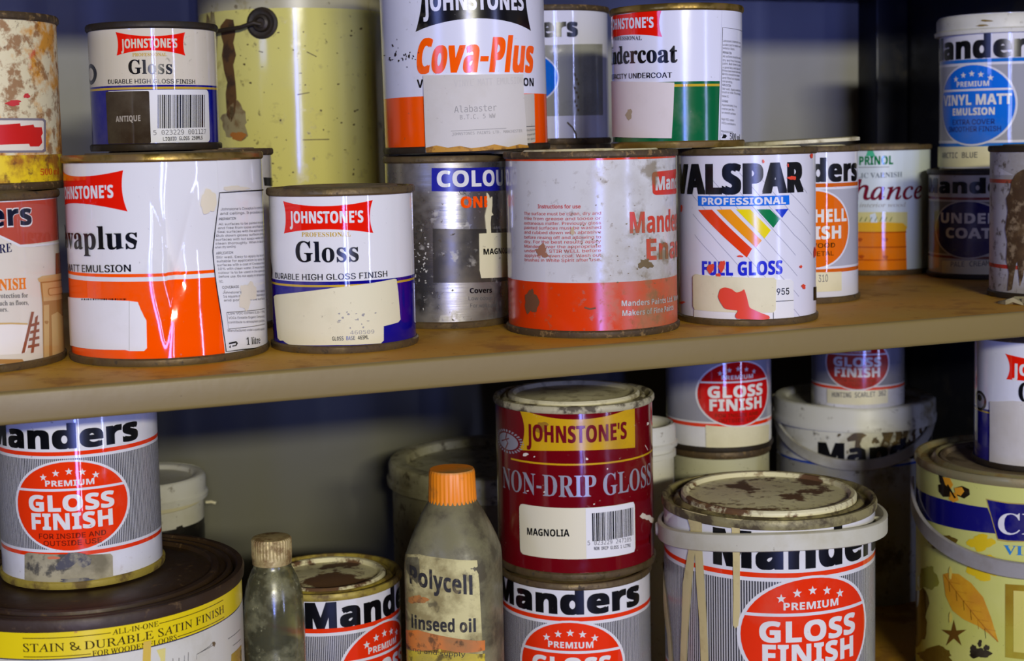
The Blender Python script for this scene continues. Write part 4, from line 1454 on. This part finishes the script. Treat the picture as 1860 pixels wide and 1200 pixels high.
bi = ink((36, 34, 30), ((120, .54, .64, (130, 116, 72), .7, None),), .6)
t.text('Polycell', (746, 1058), (858, 1079), 34, bi, 'sans', .03, lay=1, on=on)
t.text('linseed oil', (749, 1138.5), (864, 1146.5), 24, bi, 'sans', .03, lay=1, on=on)
t.smear(760, 1088, 16, 8, ink((196, 116, 40), FILTHY, .6), 4, 1, on)
t.poly([(738, 1140), (760, 1143), (880, 1162), (880, 1180), (738, 1164)], ink((222, 122, 40), FILTHY, .6), 1, on)
t.poly([(738, 1172), (800, 1178), (880, 1186), (880, 1225), (738, 1220)], ink((214, 190, 40), FILTHY, .6), 1, on)
t.text('for oiling and supply', (800, 1189), (845, 1191), 8, bi, 'sans', lay=2, on=on, sub=(15, 21))
t.done()
ocap = mat('orange_bottle_cap', (246, 142, 16), .45, 0, ((60, .56, .7, (120, 80, 30), .6, None), (30, .42, .6, (150, 130, 70), .85, (.1968, .1985))))
bm = bmesh.new()
n = 96
hz = .0205
z0 = .1780
cap = [(.0140, z0, 0), (.0152, z0, 1), (.0153, z0 + .001, 1), (.0146, z0 + hz - .002, 1), (.0138, z0 + hz, 0), (0, z0 + hz, 0)]
rows = []
for r, z, g in cap:
    rows.append([bm.verts.new((0, 0, z))] if r == 0 else [bm.verts.new(((r - (.0005 if g and k % 3 == 0 else 0)) * math.sin(2 * PI * k / n), -(r - (.0005 if g and k % 3 == 0 else 0)) * math.cos(2 * PI * k / n), z)) for k in range(n)])
for x, y in zip(rows, rows[1:]):
    for k in range(n):
        k2 = (k + 1) % n
        bm.faces.new((x[k], x[k2], y[0]) if len(y) == 1 else (x[k], x[k2], y[k2], y[k]))
t.piece('cap', bm, ocap, label='orange ribbed screw cap')

# grimy tub behind the oil bottle
t = tin('large grimy tub with a dusty recessed lid, behind the linseed oil bottle', 0.4351, 0.3647, Z0, .086, .1500, name='plastic_tub', cat='plastic tub')
t.shell([(9, mat('grimy_tub_wall', (132, 128, 102), .5, 0, FILTHY))])
t.piece('base', lathe_bm(bmesh.new(), [(0, .0012), (t.r - .002, 0), (t.r, .001)]), PLGRIME)
t.tub_lid(PLGRIME, .013, .0028, .007, .13, .006)
t.done()

t = tin('slim clean white plastic tub with a ridged collar, behind the dark red gloss tin', 0.5115, 0.2715, Z0, .0300, .1860, name='plastic_tub', cat='plastic tub')
t.shell([(9, PLASTIC)])
t.piece('base', lathe_bm(bmesh.new(), [(0, .0012), (t.r - .002, 0), (t.r, .001)]), PLASTIC)
t.tub_lid(PLASTIC, .013, .0016, .008, .10, .004)
t.piece('collar', lathe_bm(bmesh.new(), [(t.r - .001, .160), (t.r + .0016, .161), (t.r + .0016, .165), (t.r - .001, .166)]), PLASTIC)
t.done()

# dark red gloss tin on a badge tin
t = tin('tin with a red oval badge, supporting the dark red gloss tin', 0.4095, 0.1614, Z0, .0505, .1180)
th, zc = t.uv(1037, 1216)
a = abs(t.uv(1037, 1130.5)[1] - zc)
badge_tin(t, th, zc, a, CLEAN, True, (234, 50, 14), lo=1.07, bl=-1.05, tb=1.19, cap=.52, tw=67, toff=-7)
t.rims(RIM, RIM)
t.done()

ND = ((18, .5, .8, (84, 20, 22), .5, None), (300, .68, .74, (180, 160, 130), .6, None))
t = tin('dark red gloss tin with a yellow banner and a barcoded cream label', 0.4150, 0.1715, Z0 + .1180, .0533, .1140)
nr = ink((110, 6, 16), ND, .1)
t.shell([(9, nr)])
crusty = mat('paint_crusted_rim_cream', (186, 178, 140), .5, .1, ((70, .47, .56, (60, 48, 28), .9, None),), (160, .5, .001))
t.rims(crusty, RIM, LIDCREAM, .0046, plug=.84, lidz=-.0005)
ny = ink((204, 160, 20), ND, .2)
zz = [t.uv(1048, y)[1] for y in (741, 762, 819, 819)]
a0, a1 = t.uv(943, 780)[0], t.uv(1153, 780)[0]
pts = []
ztop_m = t.uv(1048, 761.5)[1]
zbot_m = t.uv(1048, 818)[1]
ct, cb_ = .0056, .0022
for k in range(25):
    q = k / 24
    pts.append((a0 + (a1 - a0) * q, ztop_m + ct * (2 * q - 1) ** 2))
for k in range(25):
    q = 1 - k / 24
    pts.append((a0 + (a1 - a0) * q, zbot_m - cb_ * (2 * q - 1) ** 2))
for k in range(1, 8):
    q = k / 8
    pts.append((a0 + rad(5) * 4 * q * (1 - q), zbot_m - cb_ + (ztop_m + ct - zbot_m + cb_) * q))
t.poly_uv(pts, ny, 1)
t.text("JOHNSTONE'S", (957.6, 804), (1138, 796.6), 31, ink((112, 10, 22), (), .2), 'sans', .02, .05, zat=(1048, 803.5))
t.smear(983, 776, 14, 9, ink((150, 110, 20), (), .4), 5, 2)
zl = t.uv(1048, 843.5)[1]
t.ring_uv(rad(-52), rad(84), zl - .0006, zl + .0006, ny, 1)
silv = mat('silver_print', (168, 166, 170), .3, .35)
zs = t.uv(1048, 902)[1]
e0, e1 = t.uv(986, 880)[0], rad(71)
t.text_uv('NON-DRIP GLOSS', e0, zs, e1, zs, 39 * t.mpp, silv, 'serif', 0, 0, sub=(4, 14))
on = t.label('shade_label', [(t.uv(945, 960)[0], t.uv(1048, 1015)[1]), (t.uv(1152.5, 960)[0], t.uv(1048, 1015)[1]), (t.uv(1152.5, 960)[0], t.uv(1048, 922)[1]), (t.uv(945, 960)[0], t.uv(1048, 922)[1])], mat('magnolia_label', (222, 214, 176), .5), .004, uv=True)
zA, zB = t.uv(1048, 1015)[1], t.uv(1048, 922)[1]
aM, aR = t.uv(1064, 960)[0], t.uv(1152, 960)[0]
t.poly_uv([(aM, zA + .0002), (aR - .02, zA + .0002), (aR - .004, zA + .003), (aR - .004, zB - .003), (aR - .02, zB - .0002), (aM, zB - .0002)], PAPERWHITE, 1, on)
t.text('MAGNOLIA', (959, 970), (1034.6, 973), 13, black, 'sans', .02, .025, lay=2, on=on)
rnd = random.Random(5)
b0, b1 = t.uv(1075, 950)[0], t.uv(1149, 950)[0]
za, zb = t.uv(1100, 980)[1], t.uv(1100, 929)[1]
x = b0
while x < b1:
    w = rnd.choice((1, 1, 1.6, 2.2, 3)) * (b1 - b0) / 92
    t.ring_uv(x, min(x + w, b1), za, zb, black, 2, on)
    x += w + rnd.choice((1, 1.3, 2)) * (b1 - b0) / 92
t.text('5 023229 247105', (1067, 989), (1145, 982), 8, GREYINK, 'mono', .0, lay=2, on=on)
t.text('NON DRIP GLOSS 1 LITRE', (1078.6, 998), (1144, 992), 6, black, 'mono', .01, lay=2, on=on)
t.ell_uv(*t.uv(921, 801), rad(13), .0055, silv, 1)
for k in range(28):
    q = 2 * PI * k / 28
    aa, z_ = t.uv(921, 801)
    t.poly_uv([(aa + rad(15) * math.cos(q + d), z_ + .0064 * math.sin(q + d)) if m_ == 0 else (aa + rad(18.5) * math.cos(q + d), z_ + .0079 * math.sin(q + d)) for d, m_ in ((-.06, 0), (.06, 0), (.06, 1), (-.06, 1))], silv, 1)
t.line([(921, 786), (919, 796), (923, 804), (918, 816)], 3.2, nr, 2)
t.line([(912, 800), (925, 796)], 2.2, nr, 2)
cr = ink((226, 214, 190), (), .4)
for x, y, a_, b_ in ((1168, 937, 5, 6), (1176, 939, 5, 5), (1183, 944, 5, 6), (1066, 833, 2, 2.4), (1103, 851, 1.5, 1.5), (1176, 769, 1.8, 3), (959, 891, 2.5, 1), (989, 893, 1.5, 1.5), (1079, 915, 1.5, 1.2), (955, 825, 5, 3), (971, 829, 1.4, 1.4)):
    t.smear(x, y, a_, b_, cr, int(x + y), 3, n=14)
t.line([(1171, 808), (1176, 817)], 1.6, cr, 3)
t.line([(1179, 970), (1179, 986)], 2.2, cr, 3)
t.poly([(1012, 731), (1030, 730), (1048, 733), (1046, 737), (1024, 737), (1006, 732)], cr, 14)
t.done()

# big tin with the plastic handle and paint runs
t = tin('large red badge tin with a rust spotted lid, cream paint runs and white band handle', 0.5215, 0.0965, Z0, .0692, .1665)
th, zc = t.uv(1478, 1153)
zc = t.uv(1478, 1152)[1]
a = abs(t.uv(1478, 1049)[1] - zc)
badge_tin(t, t.uv(1476, 1152)[0], zc, a, CLEAN, True, (234, 50, 14), top=None, lo=1.065, bl=-1.05, ha=37.5, lw=.085)
z_l = t.uv(1400, 1031.5)[1]
am = t.uv(1296, 1024)[0]
t.text_uv('Manders', am, z_l, am + rad(112), z_l, 66 * t.mpp, BLACK, 'sans', .06, .08)
t.rims(mat('paint_ringed_rim', (150, 140, 92), .5, .2, ((60, .44, .58, (62, 48, 26), .9, None),), (200, .5, .001)), RIM, LIDRUST, .0062, plug=.83, lidz=.0005)
run = mat('cream_paint_run', (206, 190, 130), .3, 0, ((60, .56, .7, (170, 150, 96), .5, None),))
def drips(name, L):
    for P in L:
        on = t.label(name, P, run, 0, .0009)
drips('paint_run', (
    [(1240, 921), (1262, 928), (1286, 932), (1284, 940), (1275, 946), (1276, 1000), (1280, 1060), (1284, 1130), (1289, 1240), (1276, 1240), (1272, 1130), (1266, 1050), (1264, 1004), (1262, 1010), (1258, 1050), (1250, 1150), (1246, 1240), (1236, 1240), (1240, 1130), (1242, 1060), (1252, 1000), (1256, 960), (1250, 938)],
    [(1318, 935), (1350, 936), (1346, 944), (1344, 960), (1344, 1040), (1344, 1110), (1341, 1136), (1336, 1140), (1332, 1134), (1333, 1080), (1332, 1010), (1330, 960), (1326, 944)],
    [(1203, 1020), (1206, 1030), (1212, 1080), (1220, 1150), (1226, 1240), (1220, 1240), (1214, 1150), (1207, 1080)]))
zh0 = t.uv(1390, 983)[1]
pts = []
for q in range(-118, 119, 4):
    th = rad(q)
    zh = zh0 + .0035 * math.sin(th) - .0065 * math.sin(th) ** 2
    out = .0026 + .0040 * max(0, math.sin(th)) ** 3
    pts.append((t.P(th, zh, out - .0012), Vector((math.sin(th), -math.cos(th), 0))))
hm = mat('white_plastic_handle', (200, 196, 170), .42, 0, ((30, .48, .7, (168, 158, 112), .5, None), (160, .66, .72, (90, 76, 44), .6, None)))
hd = t.piece('band_handle', strap_bm(pts, .0118, .0026), hm)
for sgn in (-1, 1):
    th = rad(sgn * 84)
    o = t.piece('pivot_boss', disc_at(t.P(th, zh0 - .0065 + sgn * .0035, -.001), Vector((math.sin(th), -math.cos(th), 0)), [(.0046, 0), (.0046, .0056), (.0036, .0066), (0, .0066)], 20), hm)
t.done()

# tin on a tin, behind
t = tin('short white tin with a dark rusty lid, under the rear red badge tin', 0.6046, 0.3042, Z0, .0405, .1557)
t.shell([(9, ink((186, 184, 150), DUSTY, .5))])
t.rims(RIMBROWN, RIM, mat('dark_rusty_lid', (74, 56, 30), .6, .2, ((40, .48, .6, (150, 120, 50), .8, None),)), .006)
t.done()
t = tin('grey tin with a red oval badge and cream label strip, on a short white tin', 0.6046, 0.3042, Z0 + .1557, .0425, .1060)
th, zc = t.uv(1342, 715)
a = abs(t.uv(1342, 657)[1] - zc)
badge_tin(t, t.uv(1341, 715)[0], zc, a, CLEAN, True, (206, 20, 20), top=None, lo=1.3, bl=-.98, ha=44, grey=(150, 150, 156), lw=.11)
t.rims(RIMDARK, RIMDARK)
on = t.label('paper_label', [(1282, 772), (1340, 775), (1396, 770), (1395, 812), (1340, 817), (1283, 815)], PAPER)
t.line([(1272, 692), (1272, 724)], 3, GREYINK, 2)
t.done()

# stained tub with hanging handle
SD = ((15, .50, .575, (84, 66, 22), .95, ('X', -.004, .024)), (30, .48, .66, (150, 140, 92), .6, None), (140, .60, .68, (60, 48, 20), .8, None))
t = tin('white plastic tub streaked with brown stain, with a drooping strap handle', 0.7743, 0.3592, Z0, .0675, .1720, name='plastic_tub', cat='plastic tub')
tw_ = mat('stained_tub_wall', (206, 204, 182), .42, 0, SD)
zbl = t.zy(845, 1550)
t.shell([(9, tw_), (zbl, ink((28, 66, 150))), (zbl - .002, mat('stained_tub_wall_shaded', (150, 148, 130), .42, 0, SD))])  # wall colour darkened below the blue line to stand for shade
t.piece('base', lathe_bm(bmesh.new(), [(0, .0012), (t.r - .002, 0), (t.r, .001)]), PLASTIC)
ld = t.tub_lid(mat('stained_tub_lid', (206, 204, 184), .42, 0, ((20, .52, .64, (120, 104, 40), .8, ('X', 0, .05)), (90, .6, .68, (90, 74, 34), .7, None))), .0125, .0026, .0045, .12, .008)
t.text('Manders', (1486, 839), (1645, 834), 38, BLACK, 'sans', .06, .08, sub=(0, 4))
sd = ink((70, 54, 22), ((80, .5, .6, (110, 90, 44), .8, None),), .4)
for P in ([(1548, 788), (1560, 783), (1575, 790), (1566, 796), (1562, 806), (1568, 820), (1558, 824), (1552, 814), (1554, 800), (1540, 802), (1538, 796)], [(1590, 822), (1600, 808), (1606, 790), (1618, 780), (1619, 790), (1606, 804), (1602, 818), (1596, 832), (1586, 830)], [(1640, 782), (1646, 775), (1650, 784), (1646, 800), (1640, 802)]):
    t.poly(P, sd, 2)
t.poly([(1552, 766), (1600, 764), (1658, 756), (1690, 742), (1690, 750), (1660, 768), (1604, 776), (1554, 776)], sd, 3)
t.poly([(1426, 757), (1480, 764), (1482, 772), (1428, 765)], ink((150, 112, 40), (), .5), 3)
for k, (x, y, a_, b_) in enumerate(((1612, 792, 7, 16), (1632, 790, 5, 20), (1660, 786, 4, 14), (1672, 778, 3, 10), (1652, 806, 6, 9), (1590, 800, 5, 7), (1524, 790, 3, 3), (1626, 806, 8, 5), (1680, 796, 3, 8), (1604, 772, 9, 5))):
    t.smear(x, y, a_, b_, sd, k + 3, 2, rough=.8)
pts = []
zp = t.zy(748, 1550)
for q in range(-92, 93, 4):
    th = rad(q)
    pts.append((t.P(th, zp - .0015 - .044 * max(0, math.cos(th)) ** .8, .0016), Vector((math.sin(th), -math.cos(th), 0))))
t.piece('strap_handle', strap_bm(pts, .0095, .0018), mat('stained_strap', (176, 174, 156), .5, 0, FILTHY[:1]))
t.done()
t = tin('small tin with a dark red oval badge and typed label, on the stained tub', 0.7610, 0.3340, Z0 + .1678, .0395, .0860)
th, zc = t.uv(1557, 661)
a = abs(t.uv(1557, 707)[1] - zc)
badge_tin(t, th, zc, a, DUSTY, True, (176, 16, 22), top=None, lo=1.25, bl=-.98, ha=40, grey=(128, 128, 134), lw=.11)
t.rims(RIMDARK, None, LIDMETAL)
t.piece('bottom_rim', lathe_bm(bmesh.new(), [(0, .0018), (t.r - .004, .0018), (t.r - .003, 0), (t.r, 0), (t.r + .0004, .001), (t.r - .0005, .0016)]), RIMDARK)
on = t.label('typed_label', [(1503, 706), (1556, 710), (1612, 706), (1612, 731), (1556, 735), (1503, 731)], PAPER)
t.text('HUNTING SCARLET 362', (1512, 720), (1608, 717), 9, GREYINK, 'mono', .012, lay=1, on=on)
t.done()

# decorated tin and the gloss tin on it
t = tin('large lime yellow tin printed with a butterfly, leaf and starfish, with a strap handle', 0.7564, 0.1146, Z0, .0805, .1655)
YD = ((10, .44, .7, (186, 190, 60), .6, None), (260, .66, .72, (110, 100, 40), .5, None))
ylm = ink((204, 204, 112), YD, .3)
t.shell([(9, ylm)])
t.rims(mat('greyed_gold_rim', (166, 156, 110), .4, .5, ((40, .46, .6, (120, 92, 40), .8, None),)), RIM, mat('dusty_brown_lid', (136, 120, 92), .6, .1, ((50, .5, .62, (70, 52, 28), .9, None), (14, .4, .7, (110, 92, 60), .6, None))), .0062, plug=.80, lidz=-.0036)
nb = ink((20, 18, 104))
t.poly([(1658, 880), (1682, 896), (1720, 908), (1794, 922), (1812, 969), (1740, 960), (1700, 950), (1672, 936), (1658, 928)], nb, 1)
t.poly([(1791, 905), (1830, 912), (1862, 914), (1900, 915), (1900, 986), (1862, 984), (1830, 984), (1812, 981)], ink((180, 160, 80)), 2)
t.poly([(1793, 907), (1830, 914), (1862, 916), (1900, 917), (1900, 984), (1862, 982), (1830, 981), (1813, 978)], nb, 3)
t.text('CROWN', (1813, 969), (1853, 970), 38, white, 'serif', 0, lay=4, sub=(0, 1))
t.text('VINYL', (1823, 1006), (1858, 1008), 17, ink((50, 130, 190)), 'serif', lay=3, sub=(0, 2))
ob, bk = ink((226, 156, 40)), ink((34, 26, 16))
t.poly([(1706, 862), (1716, 866), (1726, 876), (1728, 890), (1716, 886), (1708, 876)], bk, 3)
t.poly([(1713, 866), (1726, 868), (1732, 880), (1727, 888), (1718, 880)], ob, 4)
t.poly([(1705, 880), (1714, 878), (1726, 890), (1727, 902), (1714, 902), (1706, 892)], bk, 3)
t.poly([(1733, 886), (1748, 882), (1761, 888), (1762, 898), (1752, 905), (1740, 900)], bk, 3)
t.poly([(1734, 886), (1748, 884), (1752, 892), (1746, 900), (1736, 896)], ob, 4)
t.poly([(1726, 892), (1738, 896), (1742, 908), (1732, 912), (1724, 906)], ob, 3)
t.line([(1722, 880), (1736, 904)], 4, bk, 5)
leaf = ink((214, 158, 36), ((60, .45, .65, (196, 128, 24), .7, None),))
t.poly([(1713, 1043), (1722, 1040), (1742, 1042), (1764, 1058), (1786, 1084), (1800, 1120), (1814, 1166), (1796, 1150), (1776, 1136), (1750, 1124), (1730, 1108), (1718, 1082)], leaf, 2)
t.line([(1716, 1044), (1750, 1090), (1790, 1140), (1813, 1165)], 1.6, ink((170, 106, 24)), 3)
for k in range(6):
    x, y = 1724 + k * 13, 1056 + k * 17
    t.line([(x, y), (x + 20, y + 4)], .8, ink((176, 116, 26)), 3)
    t.line([(x, y), (x + 2, y + 18)], .8, ink((176, 116, 26)), 3)
fl = ink((222, 190, 30))
for k in range(5):
    q = k * 2 * PI / 5 + .3
    t.smear(1786 + 19 * math.cos(q), 1030 + 16 * math.sin(q), 13, 10, fl, k, 2, rough=.25)
t.smear(1786, 1028, 7, 5, bk, 3, 3)
for k in range(4):
    q = k * 2 * PI / 4
    t.smear(1782 + 14 * math.cos(q), 985 + 8 * math.sin(q), 12, 8, fl, k + 9, 2, rough=.25)
sf = ink((104, 72, 22))
t.poly([(x, y) for k in range(10) for x, y in [(1733 + (24 if k % 2 == 0 else 8) * math.sin(k * PI / 5), 1151 - (26 if k % 2 == 0 else 8) * math.cos(k * PI / 5))]], sf, 2)
br = ink((92, 70, 20), ((20, .4, .7, (130, 110, 30), .7, None),))  # brown smears paint shadows onto the left of the tin
t.smear(1712, 985, 22, 16, br, 3, 1)
t.smear(1668, 1120, 20, 46, br, 5, 1)
t.smear(1700, 1190, 34, 14, br, 6, 1)
t.smear(1686, 1050, 16, 24, ink((140, 136, 50), YD), 8, 1)
t.smear(1780, 1186, 17, 10, bk, 4, 2, rough=.5)
t.smear(1780, 1168, 4, 6, bk, 5, 2)
for dx in (-12, 12):
    t.smear(1780 + dx, 1176, 5, 6, bk, 7, 2)
t.poly([(1826, 1060), (1900, 1063), (1900, 1200), (1826, 1193)], ink((150, 116, 30), YD), 2)
t.poly([(1841, 1072), (1900, 1074), (1900, 1188), (1841, 1183)], ink((214, 200, 110), YD), 3)
for x0, y0, x1, y1 in ((1694, 976, 1698, 990), (1724, 1030, 1730, 1052), (1727, 1112, 1728, 1130)):
    t.smear((x0 + x1) / 2, (y0 + y1) / 2, 2.4, (y1 - y0) / 2 + 2, ink((226, 206, 90), (), .2), 4, 5)
pts = []
zp = t.uv(1665, 880)[1]
zlo = t.uv(1862, 1030)[1]
th0 = t.uv(1862, 1030)[0]
for q in range(-92, 93, 4):
    th = rad(q)
    pts.append((t.P(th, zlo + (zp - zlo) * (1 - max(0, math.cos(th)) ** .75) - .002, .0018), Vector((math.sin(th), -math.cos(th), 0))))
t.piece('strap_handle', strap_bm(pts, .0118, .0022), mat('grey_plastic_strap', (150, 146, 138), .45, 0, ((40, .5, .7, (120, 112, 96), .5, None),)), label='grey plastic strap handle hanging down')
t.done()

t = tin('white and navy gloss tin with a big blank label, standing on the lime yellow tin', 0.7560, 0.1115, Z0 + .1625, .0410, .0960)
t.shell([(9, lav), (t.zy(753, 1875), bluej), (t.zy(757, 1875), gold), (t.zy(760, 1875), bluej)])
t.rims(RIMBROWN, RIMDARK)
t.flag((1826, 642), (1990, 650), (1990, 700), (1828, 688.5), redj, .035, .12)
t.johnstone((1839, 680), (1871, 683), 21, white, sub=(0, 2))
t.text('Gloss', (1850, 729), (1880, 731), 36, black, 'serif', .004, sub=(0, 1))
t.ell_uv(*t.uv(1780, 727), rad(12), .0072, ink((40, 36, 36)), 1)
t.ell_uv(*t.uv(1780, 727), rad(8.5), .0052, ink((150, 150, 150)), 2)
t.ell_uv(*t.uv(1780, 722), rad(4.5), .0024, ink((40, 36, 36)), 3)
on = t.label('paper_label', [(1799, 729), (1840, 728), (1900, 730), (1980, 734), (1980, 866), (1900, 862), (1840, 861), (1798, 857), (1799, 790)], PAPERGREY, 0, .0007)
t.done()
